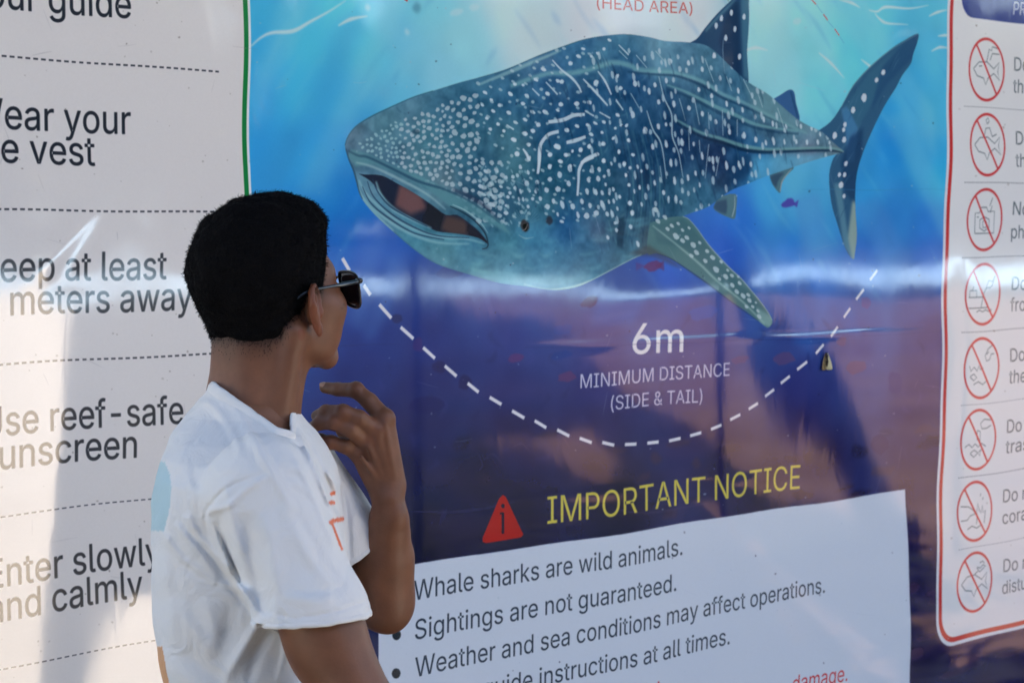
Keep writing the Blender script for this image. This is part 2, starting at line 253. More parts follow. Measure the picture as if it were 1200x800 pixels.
# glyph outlines (units of 1/1000 em), advance first
GLYPH = json.loads(r'''{"&":[448,[[197,-7,165,-5,136,1,110,12,88,26,69,42,54,62,43,84,36,108,34,133,36,154,40,173,47,189,58,205,70,220,85,235,101,249,120,264,140,279,216,335,237,352,255,375,259,384,261,394,262,405,260,420,255,434,245,445,233,454,219,459,201,461,189,460,178,457,168,453,159,447,151,440,145,431,141,421,138,411,137,399,138,386,141,375,145,363,152,352,159,340,169,327,179,314,191,300,204,284,438,0,364,0,171,231,153,254,136,274,121,293,108,310,96,327,87,344,81,361,77,379,75,398,77,420,82,440,91,458,102,474,117,488,134,499,154,507,176,512,200,513,224,512,246,507,266,499,283,488,297,475,308,459,317,442,322,424,324,404,323,389,320,375,315,362,309,349,301,336,291,325,256,293,154,217,135,202,121,188,110,174,103,161,98,146,97,131,98,115,102,101,109,87,118,76,130,66,143,57,158,51,175,48,193,46,213,48,232,52,251,59,269,69,286,81,301,95,315,112,327,131,336,151,343,174,348,198,349,224,408,224,406,194,403,167,397,144,389,124,380,107,371,92,361,80,353,70,345,62,333,47,315,30,294,17,271,7,246,-1,221,-5]]],"(":[273,[[89,207,90,244,94,283,101,324,105,348,111,372,117,395,124,418,132,441,145,477,160,510,177,539,236,539,219,503,204,466,191,428,179,390,169,351,161,313,156,276,152,241,151,207,152,176,155,145,160,115,167,83,177,50,188,16,196,-5,205,-27,214,-49,225,-72,236,-96,177,-96,160,-66,145,-36,132,-6,121,24,111,55,103,85,97,116,93,146,90,176]]],")":[273,[[37,-96,49,-72,59,-48,69,-25,78,-3,86,18,97,52,106,85,113,116,118,147,121,177,122,207,121,241,117,276,112,313,104,351,94,390,82,428,69,466,54,503,37,539,97,539,113,510,128,477,142,441,149,418,156,395,162,372,168,348,173,323,179,283,183,244,184,207,183,176,180,145,176,115,170,84,161,53,152,23,140,-7,127,-37,113,-67,97,-96]]],"-":[453,[[337,244,337,188,114,188,114,244]]],".":[188,[[95,-4,83,-3,73,1,63,9,55,18,51,29,50,41,51,53,55,64,63,73,73,81,83,85,95,87,107,85,118,81,128,73,135,64,140,53,141,41,140,29,135,18,128,9,118,1,107,-3]]],"6":[453,[[226,-7,196,-4,168,3,142,15,119,31,100,51,84,74,73,101,66,130,64,162,65,187,71,212,80,239,93,268,112,302,137,340,252,509,322,509,151,261,145,261,151,270,157,279,165,288,174,295,184,302,196,307,208,311,221,313,235,314,265,312,291,305,316,295,337,280,355,262,370,240,380,215,387,187,389,157,387,127,379,98,368,73,352,50,333,30,310,14,284,3,257,-4],[226,48,245,50,263,55,279,63,293,73,304,86,314,101,322,119,326,137,327,157,326,178,322,196,314,213,304,228,293,241,279,251,263,259,245,264,226,265,207,264,190,259,174,252,160,241,148,229,138,214,131,197,126,179,125,158,126,138,131,119,138,102,148,86,160,73,174,63,190,55,207,50]]],"A":[480,[[16,0,201,509,276,509,463,0,395,0,287,302,280,323,272,346,264,372,255,402,244,438,232,478,245,478,233,437,222,402,213,371,204,345,197,322,191,302,85,0],[110,142,110,199,370,199,370,142]]],"B":[456,[[60,0,60,509,241,509,274,507,304,501,329,491,350,477,367,461,381,442,390,421,396,398,398,374,397,353,393,336,387,320,378,307,368,295,356,286,343,278,329,272,315,267,315,262,331,260,347,254,363,245,378,234,391,220,402,203,411,184,416,161,418,136,416,111,410,88,400,67,386,48,368,31,344,18,317,8,284,2,247,0],[125,57,245,57,281,60,309,67,330,80,344,96,353,115,355,137,354,153,350,169,342,184,333,197,320,209,306,218,289,225,269,229,248,231,125,231],[125,285,238,285,256,287,273,290,288,296,302,304,314,314,323,326,330,340,335,355,336,372,333,393,326,412,313,429,294,442,270,449,240,452,125,452]]],"C":[510,[[267,-7,242,-6,217,-2,194,5,171,13,150,25,131,39,113,55,97,73,82,93,70,115,59,140,51,166,45,193,41,223,40,254,41,285,45,315,51,343,59,369,70,393,82,415,97,436,113,454,131,470,150,484,171,495,194,504,217,510,242,514,267,516,293,514,317,511,340,504,362,496,383,485,402,471,419,456,435,438,448,418,459,397,467,373,473,348,408,348,404,365,397,380,389,395,380,407,369,418,357,428,344,437,330,444,315,449,300,453,284,455,267,456,237,453,209,445,184,432,161,414,141,391,125,364,113,332,106,295,103,254,106,213,113,177,125,145,141,117,161,94,184,76,210,63,237,56,267,53,284,54,300,56,315,60,330,65,344,72,357,81,369,90,380,102,389,114,397,128,404,144,408,160,473,160,467,135,459,112,448,91,435,71,420,53,402,38,383,24,363,13,341,5,317,-2,293,-6]]],"D":[502,[[219,0,96,0,96,57,215,57,254,60,288,68,318,81,343,99,363,122,379,149,390,181,397,216,399,255,397,294,390,329,379,361,364,388,344,410,320,428,291,441,258,449,221,452,93,452,93,509,225,509,254,507,281,504,307,498,331,489,353,478,385,455,412,426,433,391,444,367,451,342,457,315,460,286,462,255,460,224,457,195,451,168,443,142,433,119,421,97,406,77,390,60,371,44,351,31,328,20,303,11,277,5,249,1],[125,509,125,0,60,0,60,509]]],"E":[419,[[60,0,60,509,372,509,372,452,125,452,125,286,355,286,355,229,125,229,125,57,375,57,375,0]]],"F":[410,[[60,0,60,509,369,509,369,452,125,452,125,278,346,278,346,221,125,221,125,0]]],"H":[517,[[60,0,60,509,125,509,125,289,392,289,392,509,457,509,457,0,392,0,392,232,125,232,125,0]]],"I":[300,[[31,0,31,57,118,57,118,452,31,452,31,509,269,509,269,452,183,452,183,57,269,57,269,0]]],"K":[467,[[104,145,104,216,139,261,174,303,212,344,364,509,448,509,231,276,228,276],[60,0,60,509,125,509,125,334,124,225,125,193,125,0],[372,0,188,259,228,309,449,0]]],"L":[393,[[60,0,60,509,125,509,125,57,361,57,361,0]]],"M":[628,[[60,0,60,509,152,509,277,187,287,159,299,123,311,84,322,49,307,49,318,83,330,121,342,158,352,187,476,509,568,509,568,0,504,0,504,291,504,327,505,369,506,413,507,457,513,457,498,409,482,363,467,322,463,310,459,300,456,291,342,0,286,0,170,291,167,300,163,310,159,321,145,361,129,408,112,457,119,457,120,416,121,372,122,328,122,291,122,0]]],"N":[523,[[60,0,60,509,136,509,343,183,349,174,355,163,363,151,388,107,414,55,405,54,401,108,399,157,399,171,399,184,399,195,399,509,463,509,463,0,387,0,202,290,177,331,168,346,159,363,148,381,136,402,123,425,108,452,119,454,122,384,123,363,124,345,124,328,125,313,125,301,125,291,125,0]]],"O":[533,[[267,-7,241,-6,217,-2,194,5,171,13,150,25,131,39,113,55,97,73,82,93,70,115,59,140,51,166,45,193,41,223,40,254,41,285,45,315,51,343,59,369,70,393,82,415,97,436,113,454,131,470,150,484,171,495,194,504,217,510,241,514,267,516,293,514,317,510,340,504,363,495,384,484,403,470,421,454,437,436,451,415,464,393,474,369,482,343,488,315,492,285,493,254,492,223,488,193,482,166,474,140,464,115,451,93,437,73,421,55,403,39,384,25,363,13,340,5,317,-2,293,-6],[267,53,296,55,324,63,349,76,372,94,392,116,408,144,420,176,428,213,430,254,428,295,420,332,408,365,392,392,372,415,349,433,324,446,296,453,267,456,237,453,210,445,184,433,161,415,142,392,125,364,113,332,106,295,103,254,106,213,113,176,125,144,142,117,161,94,184,76,210,63,237,55]]],"P":[445,[[60,0,60,509,235,509,272,506,305,499,332,487,356,471,375,452,390,430,400,404,407,377,409,348,407,318,400,291,390,265,375,243,356,223,332,207,305,195,272,188,235,186,109,186,109,242,233,242,257,244,279,248,297,256,312,266,324,279,333,294,339,310,343,328,344,348,343,367,339,385,333,402,324,416,312,428,297,439,279,446,257,451,232,452,125,452,125,0]]],"R":[449,[[60,0,60,509,236,509,273,506,305,500,333,489,356,473,376,455,390,433,401,408,407,381,409,352,407,323,401,296,390,271,376,250,356,232,333,217,305,206,273,200,236,198,96,198,96,255,234,255,258,256,280,260,298,267,313,276,325,287,334,300,340,316,344,333,345,352,344,371,340,389,334,405,325,419,313,430,298,440,279,446,258,451,233,452,125,452,125,0],[353,0,230,229,303,229,428,0]]],"S":[447,[[224,-9,188,-7,156,-1,128,9,102,23,81,40,64,60,51,83,42,109,38,137,104,137,108,118,114,102,123,88,136,76,150,66,166,59,185,53,204,50,224,49,246,50,267,54,286,60,303,69,317,79,329,92,338,106,344,122,346,139,344,154,340,168,332,179,322,189,310,197,296,205,280,211,263,217,245,222,184,239,145,253,112,269,86,289,67,313,56,341,52,372,54,400,62,425,75,448,92,468,113,484,138,498,165,508,195,514,227,516,259,514,289,508,316,498,340,484,360,468,377,449,390,427,398,403,401,378,337,378,332,402,320,421,302,437,280,449,254,456,225,459,204,457,185,454,167,448,152,440,139,430,129,418,121,405,117,391,115,376,117,359,122,345,131,334,142,324,155,315,169,308,212,293,264,279,312,264,328,256,344,248,359,238,372,226,384,213,395,198,402,180,407,161,408,139,406,112,399,87,386,64,370,43,349,25,323,11,294,0,261,-7]]],"T":[449,[[32,452,32,509,417,509,417,452,257,452,257,0,193,0,193,452]]],"U":[517,[[259,-8,220,-6,186,2,154,15,126,33,103,55,85,80,71,108,63,140,60,173,60,509,124,509,124,178,126,155,132,133,141,113,153,95,169,80,187,68,208,59,232,53,259,52,285,53,309,59,331,68,349,80,364,95,377,113,385,133,391,155,393,178,393,509,457,509,457,173,454,140,446,108,433,80,414,55,391,33,363,15,332,2,297,-6]]],"W":[686,[[155,0,16,509,82,509,163,196,175,145,187,94,197,40,189,40,200,94,211,145,224,196,306,509,380,509,462,196,474,145,486,94,497,40,488,40,499,94,510,145,523,196,603,509,670,509,530,0,455,0,368,323,351,391,346,417,341,445,336,475,350,475,345,446,340,420,335,395,318,323,230,0]]],"a":[389,[[160,-9,137,-7,115,-3,94,5,76,15,60,29,48,45,38,63,32,84,30,108,32,128,36,146,43,161,53,174,64,184,78,193,92,200,108,206,125,211,178,220,200,223,218,225,234,227,247,229,257,231,265,235,271,240,274,246,276,255,276,257,275,272,272,285,267,297,260,307,251,315,240,322,227,327,212,330,196,331,178,330,163,327,149,322,137,316,127,309,118,301,110,292,104,283,100,274,41,291,51,313,64,331,79,346,95,358,114,368,133,375,153,380,173,383,194,384,208,384,223,382,239,379,255,375,271,369,286,360,300,350,312,336,322,320,330,301,335,278,337,251,337,0,277,0,277,52,272,52,267,43,260,34,252,25,242,16,229,8,215,1,199,-4,181,-7],[170,45,192,47,211,51,228,59,242,68,254,80,263,93,270,108,274,122,276,138,276,190,272,187,267,184,259,182,231,176,200,171,175,168,134,159,122,153,112,147,103,139,97,130,93,118,92,105,93,93,96,82,102,72,109,64,119,57,130,52,142,48,156,46]]],"b":[424,[[229,-8,208,-7,189,-3,172,4,159,12,147,21,138,31,130,41,123,50,118,59,112,59,112,0,53,0,53,509,114,509,114,319,118,319,123,327,130,336,137,346,147,355,158,364,171,373,188,379,207,383,229,384,259,382,287,374,313,361,335,342,354,320,370,293,381,261,388,227,390,189,388,151,381,116,370,84,355,57,336,34,313,16,288,3,260,-6],[220,47,242,49,262,55,279,66,294,80,306,97,316,117,323,139,327,163,328,189,327,215,323,239,316,261,307,281,295,298,280,311,262,322,243,328,220,330,198,328,178,322,161,312,147,299,134,282,125,263,118,241,114,216,113,189,114,162,118,138,125,115,135,95,147,78,162,65,179,55,198,49]]],"c":[396,[[207,-8,174,-5,144,3,117,16,93,35,72,58,56,85,44,116,37,150,34,187,37,225,44,260,56,291,72,318,93,341,117,360,144,374,174,382,207,384,226,384,243,381,260,377,276,371,291,364,305,356,318,346,330,335,340,322,349,308,356,293,362,277,303,262,290,289,270,311,242,325,231,328,220,329,207,330,184,328,163,321,145,310,130,296,118,278,108,258,102,236,98,212,96,187,98,163,102,139,108,117,118,97,130,80,145,66,163,55,184,49,207,46,220,47,232,49,243,52,271,66,292,89,304,117,363,102,357,86,350,70,341,56,331,43,319,32,306,21,292,12,277,5,261,-1,244,-5,226,-7]]],"d":[424,[[195,-8,165,-6,137,3,111,16,89,34,70,57,55,84,43,116,36,151,34,189,36,227,43,261,55,293,70,320,89,342,112,361,137,374,165,382,196,384,218,383,237,379,253,373,267,364,278,355,287,346,295,336,301,327,306,319,311,319,311,509,372,509,372,0,313,0,313,59,307,59,301,50,295,41,287,31,277,21,266,12,252,4,236,-3,217,-7],[205,47,226,49,246,55,263,65,278,78,290,95,299,115,306,138,310,162,312,189,310,216,306,241,300,263,290,282,278,299,263,312,246,322,227,328,205,330,182,328,162,322,145,311,130,298,118,281,108,261,102,239,98,215,96,189,98,163,102,139,109,117,118,97,130,80,145,66,162,55,182,49]]],"e":[404,[[212,-8,177,-5,145,3,117,16,92,35,72,58,56,85,44,116,37,150,34,187,36,224,44,258,55,290,71,317,91,340,115,359,142,373,172,382,205,384,226,383,246,380,266,374,285,366,303,355,319,341,334,324,347,305,357,282,365,256,370,227,371,194,371,169,75,169,75,221,338,221,310,202,308,226,304,248,298,269,288,286,277,301,263,314,246,323,227,328,205,330,183,328,164,323,146,313,131,301,119,286,109,270,102,251,97,231,96,211,96,178,98,151,102,127,110,106,121,88,135,73,151,61,169,53,190,48,212,46,227,47,241,49,254,53,265,58,276,65,285,73,294,82,300,93,306,105,365,91,358,72,348,55,335,39,320,26,302,14,283,4,261,-3,237,-7]]],"f":[254,[[228,379,228,327,6,327,6,379],[81,0,81,432,82,452,87,470,96,486,107,499,120,510,135,519,152,525,169,529,187,530,201,530,212,529,222,527,231,525,238,523,243,521,227,468,215,472,195,474,178,472,164,468,154,460,147,449,143,435,142,419,142,0]]],"g":[425,[[207,-151,180,-149,156,-146,134,-140,114,-132,97,-122,82,-110,70,-97,59,-84,51,-69,101,-41,122,-66,131,-74,142,-82,154,-88,169,-93,187,-96,207,-97,236,-95,261,-87,282,-75,298,-58,308,-34,311,-6,311,68,306,68,301,60,294,51,287,41,277,32,266,23,252,16,236,10,217,6,195,5,165,7,138,14,113,27,90,43,71,65,55,90,43,120,36,154,34,191,36,229,43,263,55,293,71,320,90,342,112,361,138,374,166,382,196,384,218,383,237,379,253,373,267,365,279,356,288,346,296,336,302,327,308,319,313,319,313,379,372,379,372,-9,370,-40,363,-67,350,-90,334,-109,314,-124,291,-136,265,-144,237,-149],[205,59,227,61,246,66,264,75,278,87,290,103,300,121,307,142,311,166,312,193,311,219,307,242,300,264,291,283,279,299,264,312,247,322,227,328,205,330,182,328,163,322,145,312,130,298,118,282,109,262,102,241,98,218,96,193,98,167,102,144,109,123,118,104,131,88,145,76,163,66,183,61]]],"h":[410,[[114,227,114,0,53,0,53,509,114,509,114,287,102,287,116,319,132,344,152,362,175,374,200,382,227,384,252,383,275,377,295,369,313,356,328,340,341,321,350,298,355,271,357,240,357,0,296,0,296,235,293,263,286,286,273,304,256,318,235,326,210,329,192,328,176,324,161,317,147,308,136,297,126,283,119,266,115,248]]],"i":[167,[[53,0,53,379,114,379,114,0],[84,443,73,444,63,448,54,455,47,463,43,472,41,483,43,494,47,504,54,512,63,518,73,522,84,524,95,522,105,518,114,512,121,504,125,494,126,483,125,472,121,463,114,455,105,448,95,444]]],"k":[381,[[110,137,110,212,121,212,284,379,360,379,184,199,177,199],[53,0,53,509,114,509,114,0],[294,0,148,186,191,229,372,0]]],"l":[189,[[139,-2,112,0,91,8,74,20,62,37,55,59,53,84,53,509,114,509,114,99,114,83,117,71,120,62,126,57,135,53,146,52,160,53,170,54,181,3,162,-1]]],"m":[610,[[53,0,53,379,112,379,112,295,108,295,114,314,122,331,132,346,144,358,158,368,172,376,187,382,203,385,219,386,245,383,268,375,287,361,303,342,314,320,321,295,312,295,318,312,326,329,337,343,350,356,364,366,381,375,398,381,417,385,437,386,458,385,478,380,497,372,514,361,529,346,541,328,550,307,555,283,557,255,557,0,496,0,496,254,493,279,485,298,473,313,456,323,438,329,419,330,402,329,387,326,374,320,363,312,353,302,345,290,340,277,336,263,335,247,335,0,274,0,274,260,272,280,265,297,253,311,238,322,220,328,199,330,185,329,171,326,158,320,145,312,135,302,126,289,119,274,115,257,114,238,114,0]]],"n":[410,[[114,227,114,0,53,0,53,379,112,379,112,287,102,287,116,319,132,344,152,362,175,374,200,382,227,384,252,383,275,377,295,369,313,356,328,340,341,321,350,298,355,271,357,240,357,0,296,0,296,235,293,263,286,286,273,304,256,318,235,326,210,329,192,328,176,324,161,317,147,308,136,297,126,283,119,266,115,248]]],"o":[415,[[207,-8,174,-5,144,3,117,16,93,35,72,58,56,85,44,116,37,150,34,187,37,225,44,260,56,291,72,318,93,341,117,360,144,374,174,382,207,384,241,382,271,374,299,360,323,341,343,318,359,291,371,260,379,225,381,187,379,150,371,116,359,85,343,58,323,35,299,16,271,3,241,-5],[207,46,231,49,252,55,270,66,285,80,298,97,307,117,314,139,318,163,319,187,318,212,314,236,307,258,298,278,285,296,270,310,252,321,231,328,207,330,184,328,163,321,145,310,130,296,118,278,108,258,102,236,98,212,96,187,98,163,102,139,108,117,118,97,130,80,145,66,163,55,184,49]]],"p":[424,[[53,-143,53,379,112,379,112,319,118,319,123,327,130,336,137,346,147,355,158,364,171,373,188,379,207,383,229,384,259,382,287,374,313,361,335,342,354,320,370,293,381,261,388,227,390,189,388,151,381,116,370,84,355,57,336,34,313,16,288,3,260,-6,229,-8,208,-7,189,-3,173,4,159,12,147,21,138,31,130,41,124,50,118,59,114,59,114,-143],[220,47,242,49,262,55,279,66,294,80,306,97,316,117,323,139,327,163,328,189,327,215,323,239,316,261,307,281,295,298,280,311,262,322,243,328,220,330,198,328,178,322,161,312,147,299,134,282,125,263,118,241,114,216,113,189,114,162,118,138,125,115,135,95,147,78,162,65,179,55,198,49]]],"r":[259,[[53,0,53,379,112,379,112,321,115,321,124,339,137,354,152,367,171,377,191,383,213,385,229,384,243,384,243,322,241,323,236,324,230,324,207,326,190,324,174,321,159,315,146,306,135,296,126,284,119,269,115,254,114,237,114,0]]],"s":[365,[[182,-8,157,-7,133,-3,112,3,93,12,76,24,62,38,50,54,41,73,36,94,94,107,101,87,111,72,124,60,141,52,160,47,181,45,206,47,227,53,244,62,258,74,265,88,268,103,266,115,262,126,254,136,243,144,229,150,212,155,149,170,118,180,92,192,72,208,58,227,50,249,47,274,49,295,55,314,65,332,79,347,95,360,115,370,137,378,161,383,187,384,212,383,234,379,254,372,271,363,286,352,299,339,309,324,318,308,324,290,268,277,262,291,254,304,243,316,228,325,210,331,187,333,166,331,147,326,131,317,119,305,111,292,109,277,110,264,115,253,124,243,136,235,152,229,172,223,229,209,261,200,287,187,306,171,320,153,328,131,331,107,329,85,323,65,312,47,298,31,281,18,260,6,236,-2,210,-7]]],"t":[227,[[204,379,204,327,6,327,6,379],[65,471,126,471,126,98,127,83,130,70,136,61,144,55,156,51,170,50,185,51,202,54,213,2,192,-3,168,-4,138,-1,113,7,92,21,77,41,68,64,65,93]]],"u":[410,[[182,-5,158,-3,135,2,115,11,97,23,82,39,69,59,60,82,54,109,53,139,53,379,114,379,114,144,116,117,124,94,137,75,154,61,175,53,200,50,218,51,234,55,249,62,263,71,274,83,283,97,290,113,295,132,296,153,296,379,357,379,357,0,298,0,298,92,307,92,294,60,277,35,257,17,234,5,209,-3]]],"v":[389,[[163,0,17,379,84,379,165,155,187,87,206,21,184,21,203,87,224,155,305,379,371,379,226,0]]],"w":[567,[[138,0,23,379,87,379,133,214,140,190,147,164,154,137,161,107,168,75,175,41,165,41,172,74,179,105,186,135,192,163,199,189,206,214,252,379,316,379,362,214,368,189,375,163,382,136,388,106,395,75,402,41,391,41,399,75,406,106,413,135,420,163,427,189,434,214,480,379,545,379,429,0,368,0,319,172,305,225,291,280,277,338,291,338,277,280,263,225,248,172,199,0]]],"y":[389,[[47,-139,61,-86,71,-87,83,-89,94,-90,104,-89,113,-86,122,-81,130,-74,138,-64,145,-51,151,-36,163,-1,17,379,84,379,165,155,187,87,206,21,184,21,202,87,224,155,305,379,371,379,204,-58,196,-77,187,-93,177,-107,165,-119,153,-128,139,-136,125,-141,109,-144,91,-145,65,-143,57,-142,52,-140]]]," ":[188,[]]}''')
def text(s, sub, pA, pB, em, col, bold=0.0, lean=0.0, a=1.0):
    """write s so that the ink of its substring sub runs from photo pixel pA to pB along the baseline; em in metres;
    bold = extra stroke in em; lean shears the line so that its ends sit on pA and pB"""
    pen = []; x = 0
    for ch in s:
        pen.append(x); x += GLYPH[ch][0]
    i0 = s.index(sub); i1 = i0+len(sub)-1
    ink = lambda ch: (min(min(c[0::2]) for c in GLYPH[ch][1]), max(max(c[0::2]) for c in GLYPH[ch][1]))
    u0 = pen[i0]+ink(s[i0])[0]; u1 = pen[i1]+ink(s[i1])[1]
    A, B = tpx([pA, pB]); k = (B[0]-A[0])/(u1-u0); kv = 1.428*em*TR/1000.0; sl = (B[1]-A[1])/(B[0]-A[0])
    rgb = pr(col)
    for ch, q in zip(s, pen):
        if ch == ' ': continue
        polys = []
        for c in GLYPH[ch][1]:
            c = np.array(c, float).reshape(-1, 2); X = A[0]+(c[:, 0]+q-u0)*k
            polys.append(np.stack([X, A[1]+(X-A[0])*sl+c[:, 1]*kv], 1))
        M = cover(polys)
        if M is None: continue
        if bold:
            w = bold*em*TR; Mk, y0, x0 = M
            H_, W_ = Mk.shape; big = Mk.copy()
            for dx, dy in ((w, 0), (-w, 0), (0, w), (0, -w)):
                m2 = cover([p+np.array([dx, dy]) for p in polys], pad=0)
                if m2 is None: continue
                N, yy, xx = m2
                ty, tx = yy-y0, xx-x0
                sy, sx = max(0, -ty), max(0, -tx)
                hh = min(N.shape[0]-sy, H_-max(ty, 0)); ww = min(N.shape[1]-sx, W_-max(tx, 0))
                if hh > 0 and ww > 0:
                    S = big[max(ty, 0):max(ty, 0)+hh, max(tx, 0):max(tx, 0)+ww]; np.maximum(S, N[sy:sy+hh, sx:sx+ww], out=S)
            M = (big, y0, x0)
        put(M, rgb, a)

# --- water -------------------------------------------------------------
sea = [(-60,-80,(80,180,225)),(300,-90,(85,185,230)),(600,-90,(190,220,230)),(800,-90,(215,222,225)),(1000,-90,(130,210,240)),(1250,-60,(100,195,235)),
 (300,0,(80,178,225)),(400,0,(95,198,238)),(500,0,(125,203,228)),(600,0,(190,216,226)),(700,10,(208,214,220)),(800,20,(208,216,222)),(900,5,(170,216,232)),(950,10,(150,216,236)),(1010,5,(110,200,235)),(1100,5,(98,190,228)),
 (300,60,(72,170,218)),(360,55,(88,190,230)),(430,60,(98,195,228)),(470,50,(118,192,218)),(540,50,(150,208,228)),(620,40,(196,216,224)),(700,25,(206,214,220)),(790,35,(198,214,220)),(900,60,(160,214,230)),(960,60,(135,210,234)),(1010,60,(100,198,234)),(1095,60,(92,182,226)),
 (300,110,(64,160,212)),(350,110,(78,180,222)),(400,120,(76,172,216)),(450,105,(110,190,216)),(520,85,(140,200,220)),(920,100,(150,210,228)),(960,110,(122,206,232)),(1000,80,(112,205,238)),(1060,120,(60,160,212)),(1095,130,(86,180,226)),
 (300,170,(58,152,208)),(350,180,(64,160,210)),(400,170,(55,145,205)),(1045,170,(45,140,205)),(1080,180,(64,160,214)),(1100,210,(62,170,216)),(930,210,(100,180,212)),(900,230,(80,165,215)),(950,240,(84,168,208)),(960,280,(76,160,208)),(1020,230,(60,150,205)),(1045,260,(56,130,195)),(1090,260,(58,128,200)),
 (300,230,(60,150,205)),(380,230,(44,130,196)),(410,240,(40,118,190)),(300,290,(45,115,190)),(400,290,(40,105,182)),(430,300,(56,100,182)),(460,290,(38,92,172)),
 (870,260,(52,115,195)),(850,300,(52,100,188)),(930,300,(50,125,200)),(960,320,(52,118,200)),(1010,310,(56,112,190)),(1090,300,(60,110,188)),
 (430,340,(34,72,165)),(480,340,(26,62,158)),(560,345,(36,72,165)),(620,350,(44,82,172)),(700,340,(50,88,176)),(780,320,(50,92,180)),(760,360,(46,80,168)),(850,350,(46,86,176)),(940,350,(44,96,186)),(1000,350,(46,92,180)),(1080,350,(50,82,168)),
 (430,400,(20,50,145)),(500,400,(26,50,142)),(600,400,(40,58,148)),(700,400,(44,60,150)),(820,400,(46,60,148)),(920,400,(38,66,150)),(1000,400,(48,62,148)),(1090,400,(46,54,138)),
 (420,450,(18,42,130)),(500,450,(22,36,118)),(600,450,(34,42,122)),(700,450,(38,42,124)),(820,450,(42,44,124)),(940,450,(32,44,128)),(1080,450,(40,40,120)),
 (430,520,(14,26,100)),(500,500,(16,24,96)),(600,510,(22,24,92)),(700,500,(30,30,98)),(820,500,(36,34,102)),(940,500,(32,34,104)),(1080,510,(34,32,100)),
 (470,560,(12,18,72)),(560,560,(14,18,68)),(700,550,(22,22,76)),(850,550,(28,26,80)),(960,540,(28,30,88)),(1080,570,(28,26,86)),
 (480,630,(12,16,56)),(600,620,(14,18,60)),(720,590,(18,20,60)),(900,570,(24,24,72)),(1080,640,(28,28,84)),(1080,760,(26,24,80)),(1200,800,(28,26,80)),(800,900,(20,20,70)),(1300,900,(26,24,80))]
def rich(L, k, v):
    o = []
    for x, y, c in L:
        c = np.array(c, float); g_ = c.mean(); o.append((x, y, tuple(np.clip((g_+(c-g_)*k)*v, 0, 255))))
    return o
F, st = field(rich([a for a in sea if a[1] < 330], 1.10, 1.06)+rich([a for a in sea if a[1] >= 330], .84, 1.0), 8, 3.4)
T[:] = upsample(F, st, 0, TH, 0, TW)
nz = (vnoise(TH, TW, 90, 1)-.5)*.05+(vnoise(TH, TW, 34, 2)-.5)*.025
T += nz[..., None]*np.array([.7, 1, 1], np.float32)
# slanting light shafts and brush marks in the water
for p in ([(330,-10),(372,-10),(300,130),(292,180),(292,110)], [(455,-10),(480,-10),(420,140),(380,230),(345,230)], [(505,-10),(540,-10),(505,60),(470,100),(445,120)],
          [(920,-10),(950,-10),(1000,120),(985,110)], [(960,-10),(1010,-10),(1095,130),(1095,190)], [(1035,140),(1060,130),(1110,230),(1110,290)], [(890,50),(935,60),(930,100),(890,95)]):
    fill(p, (150,220,245), 12, .28)
for p in ([(400,20),(430,20),(350,190),(310,220)], [(430,110),(470,90),(400,240),(375,240)], [(300,190),(330,150),(360,150),(310,280),(296,280)]):
    fill(p, (60,150,208), 14, .30)
for p in ([(425,285),(450,275),(428,390),(410,380)], [(455,300),(478,312),(440,400),(425,400)], [(930,230),(960,225),(985,330),(950,330)], [(1000,240),(1030,230),(1075,320),(1040,320)]):
    fill(p, (90,140,210), 10, .33)
for p in ([(900,300),(930,300),(955,420),(930,400)], [(960,300),(985,305),(1010,400),(990,390)], [(700,350),(760,345),(740,380),(690,380)]):
    fill(p, (40,110,200), 9, .35)
for q in range(150):
    x = rng.uniform(295, 1105); y = rng.uniform(-40, 330)
    ln = rng.uniform(10, 42); sl = -1.6 if x < 600 else 1.5
    c = (150,220,245) if rng.random() < .55 else (40,120,190)
    stroke([(x, y), (x+ln*.5, y+ln*.5*sl*rng.uniform(.7, 1.3)), (x+ln, y+ln*sl)], c, 1, 1, rng.uniform(4, 13), 4, rng.uniform(.06, .17))
for q in range(120):
    x = rng.uniform(420, 1100); y = rng.uniform(360, 640)
    stroke([(x, y), (x+rng.uniform(-8, 8), y+rng.uniform(4, 12)), (x+rng.uniform(-14, 14), y+rng.uniform(8, 26))], (70,72,150) if rng.random() < .5 else (10,14,60), 1, 1, rng.uniform(3, 9), 3, rng.uniform(.08, .2))
for c in ([(293,53),(305,43),(318,38),(342,37),(362,27),(385,15),(405,2)], [(1020,13),(1030,15),(1040,10),(1067,11),(1090,6)], [(1027,17),(1033,24),(1042,29),(1066,30)], [(1090,19),(1100,14),(1112,11)],
          [(985,0),(1000,4),(1010,10)], [(870,60),(885,55),(900,58)], [(1100,42),(1108,41),(1114,41)], [(1092,60),(1102,55),(1113,56)], [(395,32),(410,24),(430,20)], [(960,62),(975,75),(990,92)], [(1010,70),(1022,80),(1030,92)]):
    stroke(c, (215,238,238), 1.4, .8, 4.4, 1, .8)
for x, y, r in ((535,15,9),(556,9,6),(476,38,3),(935,25,5),(430,10,3)): blob(x, y, r, 4, -15, (205,228,232), .5, soft=2)
